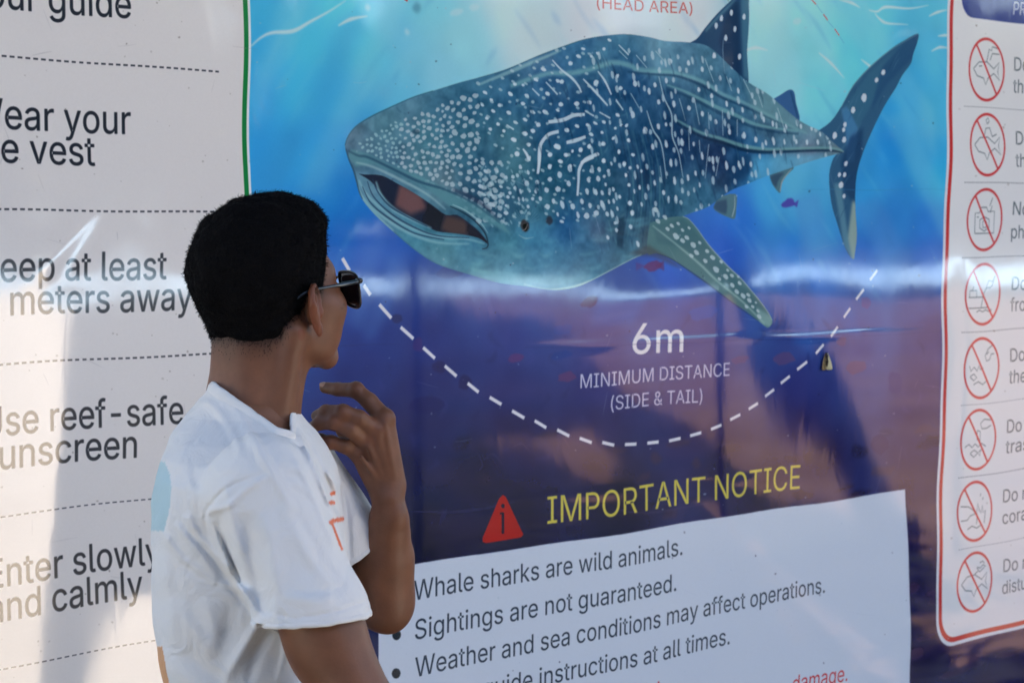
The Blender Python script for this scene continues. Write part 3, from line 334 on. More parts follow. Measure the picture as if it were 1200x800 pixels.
# small fish and rocks in the print
for x, y, rx, ry, c, a in ((765,312,11,6,(110,40,95),.75),(690,353,11,6,(50,30,95),.8),(925,237,8,5,(80,60,160),.85),(528,318,20,8,(24,40,120),.6),(605,420,9,5,(110,50,110),.55),(664,440,11,6,(120,55,100),.5),
        (660,385,11,6,(30,75,160),.6),(657,415,13,5,(24,60,140),.6),(823,367,17,8,(30,85,180),.6),(865,422,10,5,(110,60,110),.45),(1003,430,12,8,(120,65,105),.5),(985,400,6,5,(120,60,100),.4),(1015,355,6,7,(110,60,130),.45),
        (1047,447,8,13,(36,40,120),.6),(490,405,6,9,(90,50,110),.4),(465,375,7,5,(24,30,90),.7),(515,430,8,7,(26,26,85),.6),(545,448,9,8,(24,22,80),.6),(500,475,20,10,(20,26,92),.6),(1030,520,10,12,(30,26,86),.5),(918,420,14,7,(115,70,105),.45)):
    blob(x, y, rx, ry, -12, c, a, .2, 1)
fill([(767,312),(778,306),(778,318)], (100,40,95), 1, .6); fill([(930,238),(937,233),(935,242)], (80,60,160), 1, .8); fill([(756,312),(745,308),(745,318)], (90,45,110), 1, .5)
for q in range(46):                            # coral rubble towards the sea floor
    x = rng.uniform(540, 1105); y = rng.uniform(500, 640)
    blob(x, y, rng.uniform(5, 16), rng.uniform(3, 8), rng.uniform(-30, 10), (70,48,70) if rng.random() < .45 else (12,14,46), rng.uniform(.2, .5), .3, 3)
for q in range(26):
    x = rng.uniform(1068, 1190); y = rng.uniform(680, 830)
    blob(x, y, rng.uniform(8, 20), rng.uniform(3, 7), -15, (78,50,80) if rng.random() < .6 else (14,14,52), rng.uniform(.3, .6), .3, 3)
for pts in ([(478,600),(540,600),(620,585)], [(700,590),(760,600),(830,590)], [(560,530),(566,545),(560,552)], [(600,525),(612,520),(622,530)], [(566,540),(578,532),(590,545)], [(652,508),(662,514),(668,524)]):
    stroke(pts, (80,70,110), .6, .6, 2.2, 1, .4)

# --- whale shark --------------------------------------------------------
SH = [(404.7,172),(408,162),(417,150),(432,139.6),(450,130),(482,115),(507,107),(540,97),(560,91.6),(592,81),(630,64),(662,53),(687,46),(719,41.7),(737,41),(760,44),(780,49),(807,51),(830,56),(855,78),(876,96),(900,110),(935,140),(957,152),(964,156),
      (972,164),(981,172),(988,177.5),(985,179.5),(967,184),(945,190),(920,198),(895,207),(875,216),(855,225),(830,243),(805,252),(790,262),(770,290),(755,299),(742,304),(705,322),(690,329),(675,335),(650,339),(617,335.5),(585,332),(550,322),(512,310),(487,295),(462,275),(437,252),(422,232),(417,215),(412,195),(406,180)]
DORS = [(800,54),(815,47.5),(825,35),(840,17),(857,0),(872,-16),(881,-20),(878,0),(878,18),(877,37),(875,62),(876,97),(868,98),(848,88),(830,72),(815,60)]
TAIL = [(955,155),(972,143),(985,125),(1000,100),(1020,79),(1045,59),(1062,48),(1077,40),(1076,50),(1071,64),(1068,76),(1058,90),(1050,105),(1035,127),(1020,155),(1010,180),(1004,205),(1003,237),(1005,275),(1003,296),(1001,304),(992,292),(982,262),(975,237),(972,205),(976,186),(980,178),(960,165)]
DOR2 = [(905,115),(914,110),(924,104.5),(930,107),(932,120),(936,141),(920,130)]
PELV = [(842,232),(836,244),(842,250),(852,255),(861,257),(863,245),(862,228)]
ANAL = [(902,202),(904,210),(908,218),(915,225),(917,214),(923,204),(931,195),(917,196)]
PECT = [(762,262),(780,256),(800,254),(808,258),(818,270),(830,287),(842,301),(855,315),(868,327),(880,341),(890,353),(898,364),(904,375),(903,380),(898,384),(888,377),(874,366),(855,353),(830,333),(805,315),(785,303),(770,297.5),(758,297)]
def fullmask(pts):
    M = np.zeros((TH, TW), np.float32); c, y0, x0 = cover([tpx(spl(pts+[pts[0]], 4))]); M[y0:y0+c.shape[0], x0:x0+c.shape[1]] = c; return M
MB = fullmask(SH)
skin = [(408,175,(85,125,140)),(420,165,(92,135,145)),(450,150,(95,150,155)),(480,125,(98,152,162)),(500,160,(84,148,155)),(520,135,(66,120,138)),(550,130,(58,115,135)),(600,110,(50,106,132)),(540,180,(60,118,132)),(490,190,(92,148,152)),(460,185,(80,125,140)),
 (520,212,(105,142,145)),(560,200,(52,105,125)),(545,160,(70,130,140)),(600,165,(76,132,140)),(600,200,(80,138,142)),(580,215,(55,105,120)),(560,235,(42,82,102)),(590,245,(48,92,110)),(600,232,(55,105,122)),(640,150,(46,98,125)),(660,130,(48,98,128)),(680,150,(42,92,122)),(650,200,(45,102,120)),(700,200,(44,98,118)),(640,240,(55,110,122)),
 (620,75,(95,150,170)),(600,90,(70,125,145)),(640,75,(60,116,145)),(690,55,(52,108,138)),(730,52,(70,130,150)),(770,60,(115,170,180)),(700,72,(98,160,172)),(640,90,(50,105,140)),(700,100,(35,88,122)),(745,98,(40,90,125)),(725,85,(38,88,120)),(780,75,(110,170,182)),(800,70,(95,150,165)),(830,75,(80,135,150)),
 (780,118,(34,75,105)),(830,128,(62,118,138)),(860,112,(70,125,145)),(850,160,(35,72,102)),(800,170,(26,58,92)),(840,190,(20,48,82)),(760,170,(34,80,110)),(760,200,(34,76,105)),(780,230,(48,95,115)),(720,240,(44,95,115)),(735,170,(38,84,112)),(805,240,(76,132,147)),(830,230,(70,130,150)),
 (868,195,(45,105,145)),(890,190,(76,160,198)),(920,187,(105,158,172)),(945,184,(130,155,165)),(900,128,(95,148,155)),(930,155,(92,142,152)),(900,150,(60,100,120)),(965,165,(95,140,150)),(980,174,(120,155,155)),
 (430,225,(110,165,175)),(450,255,(95,155,165)),(480,285,(80,150,158)),(520,295,(88,155,158)),(550,300,(82,152,165)),(560,318,(70,140,150)),(600,312,(88,162,176)),(600,292,(86,156,160)),(650,300,(74,146,166)),(630,315,(70,140,160)),(690,290,(62,125,150)),(690,315,(80,150,165)),(620,283,(72,145,168)),(660,268,(48,108,148)),(700,275,(90,120,140)),(735,280,(66,115,132)),(760,290,(72,102,108)),(735,300,(90,150,160)),(720,265,(60,100,115))]
G, st = field([(x, y, (c[0]*1.0, c[1]*.93, c[2]*1.0)) for x, y, c in rich(skin, 1.12, .98)], 6, 3.6)
body = upsample(G, st, 0, TH, 0, TW)
gr = (vnoise(TH, TW, 14, 11)-.5)*.10+(vnoise(TH, TW, 30, 12)-.5)*.08+(vnoise(TH, TW, 6, 13)-.5)*.05
body = body+gr[..., None]*np.array([.8, 1, 1], np.float32)
# fins behind the body first
fill(spl(DORS+[DORS[0]], 3), (36,72,108)); MD = fullmask(DORS)
stroke([(826,38),(842,20),(858,3),(872,-14)], (90,140,160), 3, 2, 4, 2, .7, clip=MD)
fill([(868,-10),(884,-15),(880,95),(870,90)], (80,135,160), 4, .65, clip=MD); fill([(850,20),(865,0),(868,90),(850,80),(842,50)], (20,45,80), 5, .6, clip=MD)
fill(spl(DOR2+[DOR2[0]], 3), (58,100,150)); stroke([(926,106),(929,118),(934,138)], (40,78,118), 3, 2, 4, 1, .8)
fill(spl(TAIL+[TAIL[0]], 3), (52,96,130)); MT = fullmask(TAIL)
fill([(985,130),(1020,85),(1070,45),(1074,55),(1040,95),(1010,140),(995,165)], (60,112,140), 4, .6, clip=MT)
fill([(1060,52),(1077,38),(1075,65),(1040,100),(1020,130),(1035,80)], (38,78,120), 4, .7, clip=MT)
fill([(985,128),(992,125),(1004,150),(1000,190),(992,190),(990,155)], (85,150,205), 3, .5, clip=MT)
fill([(995,160),(1010,150),(1008,200),(1003,240),(990,225),(985,190)], (30,62,100), 4, .7, clip=MT)
fill([(1000,235),(1008,240),(1008,300),(1000,306),(994,280)], (175,195,175), 4, .75, clip=MT)
fill([(978,215),(986,215),(996,285),(1000,303),(990,288)], (110,160,175), 3, .6, clip=MT)
stroke([(985,126),(1000,101),(1020,80),(1045,60),(1076,41)], (120,165,175), 1, .6, 1.8, 0, .7)
for q in range(60):
    x = rng.uniform(985, 1060); y = rng.uniform(50, 270)
    stroke([(x, y), (x-5, y+8), (x-9, y+17)], (90,140,165) if rng.random() < .5 else (28,60,100), .5, .4, 1.8, 1, .35, clip=MT)
for x, y, r in ((1036,86,2.2),(1028,94.5,2),(1012.5,114.5,3.2),(999,129,2.5),(989,146,2),(987.5,152,1.8),(977,159,2.6),(988,164,2.4),(991,192,2),(986,217,2.6),(990,205,2),(990,230,1.8),(984,205,1.8)): blob(x, y, r*1.0, r*1.6, 8, (208,222,230), .95)
for pg in (PELV, ANAL):
    fill(spl(pg+[pg[0]], 3), (84,124,136)); fill([(p[0]*.6+pg[1][0]*.4, p[1]*.6+pg[1][1]*.4) for p in pg], (45,70,100), 2, .7)
stroke([(858,255),(861,243),(861,230)], (170,190,190), 2, 1, 2, 0, .7); stroke([(915,223),(918,210),(928,197)], (185,185,185), 2, 1, 2, 0, .7)
# body
T += (body-T)*MB[..., None]
B = dict(clip=MB)
fill([(700,322),(650,338),(600,334),(550,322),(552,312),(610,322),(680,322)], (125,190,196), 5, .5, **B)
stroke([(614,333),(640,338),(664,336),(690,329),(705,322),(742,304),(752,299)], (205,228,205), 1, 1, 3.4, 1, .75, **B)
stroke([(437,252),(462,275),(487,295),(512,310),(550,322),(585,332)], (50,95,120), 1.4, 1, 2.2, 1, .6, **B)
# ridges along the back
z5 = lambda L: [(560+x/4.706, 30+y/4.706) for x, y in L]
z6 = lambda L: [(560+x/4.21, 150+y/4.21) for x, y in L]
z7 = lambda L: [(720+x/4, 60+y/4) for x, y in L]
stroke(z5([(0,330),(130,272),(300,196),(460,133)]), (150,195,200), 2, 2, 5, 1, .7, **B)
stroke(z5([(0,290),(150,240),(330,160),(480,110),(600,75),(750,52),(850,54)]), (60,110,125), 1.5, 1, 1.8, 0, .8, **B)
stroke(z5([(180,330),(370,262),(500,262),(600,248),(700,218),(760,208),(850,228)])+z7([(100,88),(200,100),(270,105),(360,130),(430,160),(500,205),(600,240),(700,285),(800,335),(900,385)]), (130,185,190), 5, 2.5, 7, 2, .7, **B)
stroke(z7([(60,100),(200,112),(280,118),(360,145),(430,178),(500,222),(600,258),(700,300),(800,345)]), (24,58,92), 2, 1.5, 4, 1, .7, **B)
stroke(z7([(240,160),(320,190),(400,230),(480,270),(560,300),(640,335),(740,355),(860,370)]), (120,175,178), 2, 2, 6, 1, .75, **B)
stroke(z7([(240,178),(320,208),(400,248),(480,290),(560,320),(640,352),(740,372),(860,385)]), (26,60,92), 2, 2, 5, 1, .6, **B)
stroke(z7([(280,320),(400,385),(500,415),(600,445),(700,458),(800,455),(1000,455),(1070,470)]), (120,172,170), 2, 2, 6, 1, .8, **B)
stroke(z7([(290,340),(400,402),(500,432),(600,462),(700,470),(800,466),(1000,466),(1070,478)]), (18,42,70), 2, 2, 5, 1, .85, **B)
fill(z7([(560,480),(690,480),(620,600),(480,660),(440,640),(520,560)]), (16,38,68), 7, .45, **B)
fill(z7([(640,490),(900,480),(1000,490),(900,530),(700,600),(620,610),(650,540)]), (96,185,222), 5, .55, **B)
stroke(z7([(350,770),(470,730),(600,650),(760,590),(900,530),(990,500)]), (150,190,190), 2, 1.5, 5, 2, .7, **B)
stroke(z7([(460,738),(600,665),(740,602),(860,548),(960,508)]), (35,62,80), 1, 1, 1.6, 0, .8, **B)
fill(z7([(600,140),(700,170),(860,300),(960,390),(760,340),(640,270)]), (130,175,175), 6, .35, **B)
# gills and body columns
for i in range(9):
    x = 742+i*5.2; stroke([(x-16, 150+i*1), (x-6, 200), (x-5, 240), (x-14+i, 285)], (84,140,155) if i % 2 else (24,52,84), 1, .8, 2.4, 1, .6, **B)
fill([(725,255),(733,255),(730,292),(722,288)], (22,48,72), 2, .6, **B)
for q in range(230):
    x = rng.uniform(700, 985); y = rng.uniform(60, 280); ln = rng.uniform(8, 24)
    stroke([(x, y), (x+ln*.15, y+ln*.5), (x+ln*.22, y+ln)], (100,155,170) if rng.random() < .5 else (20,48,80), .4, .3, rng.uniform(1, 2.6), 1, rng.uniform(.2, .5), **B)
for q in range(280):
    x = rng.uniform(408, 760); y = rng.uniform(60, 260); ln = rng.uniform(4, 14); an = rng.uniform(-1.2, .8)
    stroke([(x, y), (x+ln*math.cos(an)*.5, y+ln*math.sin(an)*.5+1), (x+ln*math.cos(an), y+ln*math.sin(an))], (110,165,172) if rng.random() < .5 else (30,70,100), .6, .4, rng.uniform(1, 3), 1, rng.uniform(.15, .4), **B)
for q in range(110):
    x = rng.uniform(430, 750); y = rng.uniform(255, 335); ln = rng.uniform(8, 30)
    stroke([(x, y), (x+ln*.5, y+rng.uniform(-1, 4)), (x+ln, y+rng.uniform(-4, 5))], (130,195,200) if rng.random() < .5 else (45,105,140), .8, .6, rng.uniform(2, 6), 2, rng.uniform(.12, .35), **B)
SP = (204,224,232)
# spots: traced, then the fine ones of the snout
s5 = [(40,370,9,6),(75,410,7,5),(25,440,7,5),(120,438,7,6),(180,373,10,7),(205,318,7,6),(250,322,6,5),(320,292,9,6),(362,235,11,6),(270,380,9,6),(385,370,10,7),(462,305,8,8),(250,425,8,7),(85,472,8,6),(172,478,9,7),(50,512,7,6),(303,470,10,6),(372,470,11,7),(458,430,9,8),(545,430,10,9),(440,462,8,4),(615,425,9,7),(262,513,9,6),(335,540,9,8),(210,530,9,5),(113,543,7,6),(305,575,9,8),(262,590,9,8),(145,580,6,6),(70,572,7,6),(492,572,9,8),(548,552,9,6),(605,548,7,6),(648,540,9,5),(695,535,8,6),(400,705,8,8),(490,708,8,7),(440,660,13,9),(568,685,7,8),(615,665,7,8),(523,688,4,6),(625,600,9,6),(685,592,6,5),(690,655,6,7),(398,770,6,10),(458,742,9,7),(695,748,7,8),(660,710,7,7),(510,770,7,9),(770,497,9,6),(790,553,5,6),(758,570,5,5),(200,628,11,7),(285,652,6,7),(218,705,9,9),(285,725,7,8),(820,555,5,7),(780,700,4,7),(748,625,5,7),(830,635,4,6),(510,208,8,8),(625,172,6,5),(695,133,6,6),(725,85,8,5),(650,318,9,11),(785,350,7,8),(765,285,6,10),(555,170,10,6),(580,130,8,5),(660,158,7,5),(440,300,8,6)]
for x, y, a, b in s5: blob(560+x/4.706, 30+y/4.706, a/3.0, b/3.1, 32, SP, .92, **B)
s6 = [(180,55,9,7),(235,25,9,7),(253,78,6,7),(195,125,8,9),(357,125,8,8),(392,88,13,8),(435,128,8,7),(508,105,7,8),(550,92,7,8),(468,110,4,6),(408,160,9,6),(355,185,6,10),(455,195,7,13),(405,225,8,11),(357,247,8,8),(450,268,7,11),(397,295,9,10),(340,300,8,9),(345,382,8,10),(375,355,6,10),(418,372,7,15),(470,382,8,11),(515,358,6,11),(555,380,6,9),(310,343,6,8),(272,345,6,6),(288,310,5,7),(295,262,8,8),(243,268,8,10),(620,80,7,8),(562,210,7,8),(600,205,6,9),(645,213,6,6),(622,163,7,9),(660,178,4,7),(595,250,7,11),(548,255,6,9),(540,310,6,12),(583,315,6,11),(615,320,5,9),(670,305,5,8),(625,240,5,6),(632,280,4,7),(650,325,4,7),(672,362,5,9),(703,343,4,7),(615,375,7,14),(585,418,9,9),(537,430,9,11),(495,425,5,12),(665,425,5,12),(690,400,4,8),(640,425,6,9),(415,455,8,5),(395,420,4,8),(648,365,4,8),(722,185,5,8),(697,120,4,8),(732,235,4,7),(748,285,5,6),(752,375,6,8),(762,425,6,9),(755,490,6,8),(790,575,5,12),(680,470,6,6),(685,505,5,8),(642,540,5,8),(745,65,5,7),(763,135,5,5),(790,195,4,8),(800,300,4,6),(810,380,4,8),(70,380,13,7),(140,420,9,7),(110,337,8,6),(65,330,10,6),(68,275,9,6),(15,290,10,7),(15,370,10,6),(115,290,7,5),(30,330,9,5),(212,310,4,9),(175,240,6,7),(197,232,6,7),(140,245,7,7),(185,295,6,7),(160,320,6,7),(250,385,5,7),(257,305,4,7),(150,340,6,6),(225,350,4,8),(205,350,4,8),(145,385,8,5),(95,215,7,6),(40,215,8,6),(250,215,5,8),(212,190,6,8)]
for x, y, a, b in s6: blob(560+x/4.21, 150+y/4.21, a/2.9, b/2.9, -14 if b > a else 25, SP, .85, **B)
s7 = [(95,155,7,10),(187,160,5,9),(160,190,5,11),(205,240,5,9),(85,300,7,13),(145,375,7,12),(180,450,5,10),(265,525,5,14),(315,430,6,13),(243,440,5,10),(283,610,5,14),(345,595,4,11),(380,575,4,9),(275,250,5,12),(345,270,6,8),(407,298,5,9),(470,335,5,9),(535,380,5,10),(605,395,5,11),(660,412,5,10),(708,425,4,10),(745,420,4,12),(795,420,3,10),(260,50,6,8),(343,60,5,9),(407,90,5,9),(240,140,5,9),(390,185,5,8),(450,215,5,9),(520,250,4,10),(595,275,4,9),(655,305,4,9),(695,315,4,10),(738,335,4,10),(465,25,5,9),(585,20,5,9),(490,130,4,9),(575,185,4,10),(410,495,4,13),(460,515,5,14),(525,540,5,15),(583,532,4,12),(370,438,4,8),(240,345,4,7),(190,620,4,9),(232,665,5,9),(290,690,4,11),(205,355,5,11),(75,715,7,8),(195,745,7,8),(85,760,6,9),(25,685,4,7),(70,630,5,6),(48,530,6,7),(22,475,5,8),(65,420,5,6),(75,550,5,6),(55,585,4,7),(90,490,5,5),(120,640,4,7),(128,565,4,6),(95,660,3,8),(255,690,3,7),(400,630,3,9),(850,420,4,9),(900,425,4,9),(950,425,4,9),(870,350,4,9),(920,360,4,9),(800,350,4,9),(960,390,3,8),(1005,430,3,7),(640,530,4,10)]
for x, y, a, b in s7: blob(720+x/4, 60+y/4, a/2.75, b/2.75, -8, SP, .88, **B)
for L in ([(410,185),(460,240),(520,290),(555,335),(570,370)], [(580,295),(640,360),(715,445)], [(660,255),(700,310),(735,385)], [(760,410),(800,470)], [(375,305),(440,375)], [(775,110),(830,165)], [(300,340),(340,380)], [(160,545),(200,570)], [(590,470),(640,500)], [(670,480),(730,515)], [(250,675),(270,700),(290,740)]):
    stroke(z5(L), SP, 1.5, 2.2, 3.4, 0, .88, **B)
for L in ([(390,525),(470,515),(530,492),(590,490)], [(490,640),(540,630),(595,612)], [(570,755),(600,738),(640,725)], [(447,578),(390,595),(350,645),(340,700),(338,760),(332,812)]):
    stroke(z5(L), SP, 4, 3.6, 5, 0, .9, **B)
for L in ([(310,85),(306,150),(300,215)], [(590,130),(530,155),(502,200),(498,260),(493,330)]): stroke(z6(L), SP, 4.4, 3.4, 4.8, 0, .9, **B)
stroke(z6([(225,100),(245,130),(255,160)]), SP, 2, 5, 4, 0, .8, **B)
for L in ([(205,120),(230,220),(265,300),(270,400),(300,480),(322,595)], [(150,280),(180,370),(220,440),(245,600)], [(75,200),(115,270)], [(300,225),(330,330)], [(370,230),(395,350)], [(345,370),(350,470)], [(500,280),(505,400)], [(435,290),(440,370)], [(395,420),(400,480)], [(440,440),(425,600)], [(490,500),(475,590)], [(570,320),(572,400)], [(100,20),(150,80)], [(190,0),(240,60)], [(20,0),(60,40)], [(420,40),(460,150)], [(215,540),(225,620)], [(520,120),(545,190)], [(600,130),(650,230)], [(670,200),(690,260)], [(5,235),(40,280)], [(760,260),(800,380)]):
    stroke(z7(L), (178,208,216), 1.2, 1, 2.6, 0, .88, **B)
stroke(z7([(510,-60),(505,0),(512,110)]), (130,165,185), .8, .6, 1.4, 0, .8)
for x, y in ((857,15),(838.7,31),(861,34),(850,45),(835.7,66),(866,66),(872,19),(845,22)): blob(x, y, 1.9, 3.8, 5, (200,218,228), .95)
pts = []
tries = 0
while len(pts) < 420 and tries < 14000:
    tries += 1; x = rng.uniform(408, 590); y = rng.uniform(98, 262)
    if x > 560 and y < 190: continue
    lo = 168+(x-404)*.50 if x < 560 else 262
    top = 178-(x-404)*.62 if x < 470 else 137-(x-470)*.34
    if not (top+3 < y < lo-2 + (0 if x < 540 else 10)): continue
    dmin = 4.9 if x < 470 else (6.0 if x < 530 else 7.6)
    if all((x-a)**2+(y-b)**2 > dmin**2 for a, b in pts):
        pts.append((x, y)); r = (1.65 if x < 470 else 2.15 if x < 530 else 2.7)*rng.uniform(.75, 1.2)
        c = (160,200,205) if x < 470 else (185,205,212)
        blob(x, y, r*1.25, r, rng.uniform(-60, 60), c, .8, .2, **B)
for q in range(90):
    x = rng.uniform(560, 620); y = rng.uniform(195, 265); blob(x, y, rng.uniform(1, 1.8), rng.uniform(1.5, 3), rng.uniform(-40, 40), (150,190,200), .55, **B)
# finer marks between the traced ones, running down the flank
ext = []
for q in range(2600):
    if len(ext) >= 190: break
    x = rng.uniform(690, 975); y = rng.uniform(58, 270)
    if all((x-a)**2/18+(y-b)**2/110 > 1 for a, b in ext):
        ext.append((x, y)); blob(x, y, rng.uniform(1.3, 2.0), rng.uniform(2.8, 5.5), -8, (184,210,220), .78, **B)
for q in range(2600):
    if len(ext) >= 330: break
    x = rng.uniform(560, 700); y = rng.uniform(52, 262)
    if all((x-a)**2+(y-b)**2 > 60 for a, b in ext):
        ext.append((x, y)); blob(x, y, rng.uniform(1.7, 2.8), rng.uniform(1.2, 2.0), 32, (178,206,214), .72, **B)
for q in range(120):                            # dark gaps that set the marks off
    x = rng.uniform(600, 960); y = rng.uniform(70, 250); ln = rng.uniform(8, 20)
    stroke([(x, y), (x+ln*.2, y+ln*.5), (x+ln*.3, y+ln)], (16,42,74), .6, .5, rng.uniform(1.6, 3.6), 1, rng.uniform(.25, .55), **B)
# mouth
LIP = dict(clip=MB)
fill([(407,185),(417,197),(437,194),(470,207),(500,222),(527,242),(551,250),(585,268),(600,276),(590,262),(560,240),(520,220),(485,204),(462,196),(432,182),(412,176)], (92,148,158), 2, .85, **LIP)
stroke([(408,178),(420,184),(432,186),(462,200),(490,213),(520,222),(550,236),(587,262)], (40,78,105), 1.4, 1, 3.4, 1, .85, **LIP)
stroke([(417,192),(437,197),(470,212),(500,228),(522,246)], (165,200,202), 1.5, 1.2, 3.4, 1, .7, **LIP)
stroke([(530,222),(560,236),(585,258)], (52,62,88), 3, 1, 6, 2, .6, **LIP)
MO = [(420,205),(427,206),(447,207),(465,216),(485,227),(505,240),(522,252),(535,252),(550,262),(562,272),(573,287),(560,279),(535,274),(510,271),(492,261),(472,251),(457,243),(445,227),(434,214)]
fill(spl(MO+[MO[0]], 3), (34,42,62)); MM = fullmask(MO)
fill([(468,216),(492,228),(500,245),(480,252),(462,242)], (135,92,88), 4, .8, clip=MM); fill([(522,252),(545,258),(550,275),(530,276),(515,268)], (100,76,68), 4, .75, clip=MM)
fill([(500,238),(520,250),(515,272),(495,262)], (36,36,42), 3, .7, clip=MM); fill([(548,262),(575,285),(560,285),(545,272)], (38,34,44), 2, .7, clip=MM)
for i, L in enumerate(([(420,212),(428,228),(445,245),(470,262),(505,276),(545,280),(568,286)], [(419,220),(428,238),(448,255),(475,272),(510,284),(550,286)], [(440,214),(446,230),(460,246),(482,258),(505,268)], [(420,228),(436,250),(460,272)])):
    stroke(L, (140,190,198), 2, 1.5, 5, 1, .75, **LIP)
for L in ([(430,214),(437,232),(455,250),(480,265),(510,276),(550,279)], [(424,220),(434,240),(456,258),(485,274),(520,281)], [(436,211),(442,226),(455,242),(475,254),(500,266)]):
    stroke(L, (34,62,92), 1, 1, 2.4, 0, .8, **LIP)
stroke([(527,242),(540,248),(556,259),(568,273),(572,286),(570,291),(565,292)], (30,50,64), 1, 1, 2.2, 0, .9, **LIP)
stroke([(530,240),(545,247),(562,260),(572,274)], (160,200,205), 1, .6, 2.4, 0, .8, **LIP)
blob(615.5, 264, 5, 7, -5, (62,58,60), .95, soft=1); blob(616, 266, 3, 4.6, -5, (20,18,22)); stroke([(612,270),(616,268),(619,262)], (150,140,130), .6, .5, 1.4, 0, .9); stroke([(608,275),(616,279),(626,277)], (150,190,195), .6, .6, 2, 0, .6)
blob(644, 257, 4, 5, 0, (48,48,60), .8, soft=1)
blob(487, 155, 5, 3, 0, (30,60,80), .6, soft=1)
for q in range(14):
    an = math.radians(-165+q*12); stroke([(616+6*math.cos(an), 262+6*math.sin(an)), (616+17*math.cos(an), 258+16*math.sin(an))], (120,165,172), .6, .5, 1.5, 0, .6)
stroke([(404.7,172),(408,162),(417,150),(432,139.6),(450,130),(482,115),(507,107)], (50,100,120), 1, 1, 1.6, 0, .8)
stroke([(406,176),(409,188),(415,203),(420,225),(424,235)], (45,85,110), 1.4, 1, 2.4, 0, .8)
# pectoral fin over the body
fill(spl(PECT+[PECT[0]], 3), (82,124,128)); MP = fullmask(PECT); Q = dict(clip=MP)
fill([(765,265),(800,256),(812,268),(845,310),(880,345),(900,372),(890,372),(850,335),(800,290),(770,285)], (66,108,118), 3, .7, **Q)
stroke(z7([])+[(765,265),(793,287),(820,310),(840,330),(870,355),(895,380)], (150,185,180), 1.5, 2, 3.4, 1, .8, **Q)
stroke([(770,298),(785,303),(805,316),(830,334),(855,354),(888,377)], (35,62,85), 1, 1, 2.2, 0, .7)
stroke([(800,254),(808,258),(818,270),(830,287),(842,301),(855,315),(868,327),(880,341),(890,353),(898,364),(904,375)], (175,195,185), 1, 1.4, 2, 0, .7)
fill([(885,360),(905,372),(902,384),(890,380)], (150,190,185), 3, .6, **Q)
fill([(735,298),(760,288),(780,300),(800,315),(790,312),(765,302)], (70,62,66), 3, .5)
for x, y, r in ((355,265,9),(398,300,8),(365,320,8),(410,355,7),(450,390,11),(430,340,7),(480,410,8),(500,395,8),(530,430,10),(545,465,9),(585,505,8),(595,460,7),(620,490,9),(635,545,11),(680,580,9),(710,575,7),(710,620,8),(745,610,7),(760,670,9),(730,650,8),(785,665,7),(790,690,8),(775,720,7),(805,720,6),(835,765,8),(830,740,6),(480,360,6),(520,480,8),(460,330,6),(510,350,5),(560,420,6),(660,510,6),(650,590,6),(690,550,5),(740,580,5),(820,700,4)):
    blob(680+x/4, 180+y/4, r/2.5, r/3.7, 48, (186,208,212), .88)

# --- arcs and lettering in the picture ----------------------------------
arc = [((400,303),(409,318)),((426,335),(434,347)),((444.5,358),(458.7,374)),((469.5,384.5),(484.5,398)),((495.7,408),(509.5,420.5)),((521,429),(535,441)),((548,449),(561,459.5)),((574,465.5),(588,474)),((600.5,481.5),(615,490)),((627,493),(640.7,501)),((653.3,503),(667.5,510)),((679.5,512),(693.7,517)),((706,516.5),(720,520)),((732.5,519.5),(746,519.5)),((758.7,519),(772,518)),((784,517),(797.5,514)),((808.5,511),(821.5,507)),((832.7,503),(845,498)),((855,492),(867,486)),((876.7,480),(887.7,473)),((896,465),(906.7,456.5)),((914.5,449),(925,440)),((933.5,432),(945,422.5)),((955,413),(964,402.5)),((972.5,393.5),(981,382.5)),((988.5,372),(996.7,361)),((1004,351),(1013.5,339)),((1021,328),(1029.5,316.5))]
for a, b in arc: stroke([a, b], (225,225,240), 4.2, smooth=False)
for a, b in (((952.5,0),(957.5,5.5)),((966,17),(971,24)),((979,34),(984.5,42)),((938,-20),(943,-13)),((472,-5),(477,2.5)),((466,-24),(470,-15))): stroke([a, b], (215,70,70), 1.7, smooth=False)
for a, b in (((958,6),(965,16)),((971,25),(978,33)),((985,43),(990,51))): stroke([a, b], (90,170,205), 1.2, smooth=False, a=.6)
blob(475.5, 0, 2.2, 2, 0, (215,60,60), .9)
blob(488, 10, 5, 6, 0, (70,130,160), .6, soft=3)
text('(HEAD AREA)', '(HEAD AREA)', (699.5,10.5), (811,17.8), .031, (200,72,62), a=.85)
WH = (228,228,238)
text('6m', '6m', (740.5,415), (799,412.5), .0830, WH, bold=.012)
text('MINIMUM DISTANCE', 'MINIMUM DISTANCE', (680,453.5), (853.7,440.5), .0385, (205,205,228))
text('(SIDE & TAIL)', '(SIDE & TAIL)', (715.7,479), (822,471.5), .0385, (205,205,228))
text('IMPORTANT NOTICE', 'IMPORTANT NOTICE', (642,614), (939,571.8), .0745, (214,200,84))
tri = [(590,579.5),(593.5,582),(611,620),(614,626),(611,629.5),(570,636.5),(566,635),(566,630),(585.5,584)]
fill(tri, (178,26,26)); blob(590, 592.5, 2.3, 2.6, 0, (20,16,50)); stroke([(590,600.5),(590,625)], (20,16,50), 4, smooth=False); stroke([(586.5,601.5),(590,601)], (20,16,50), 2, smooth=False)

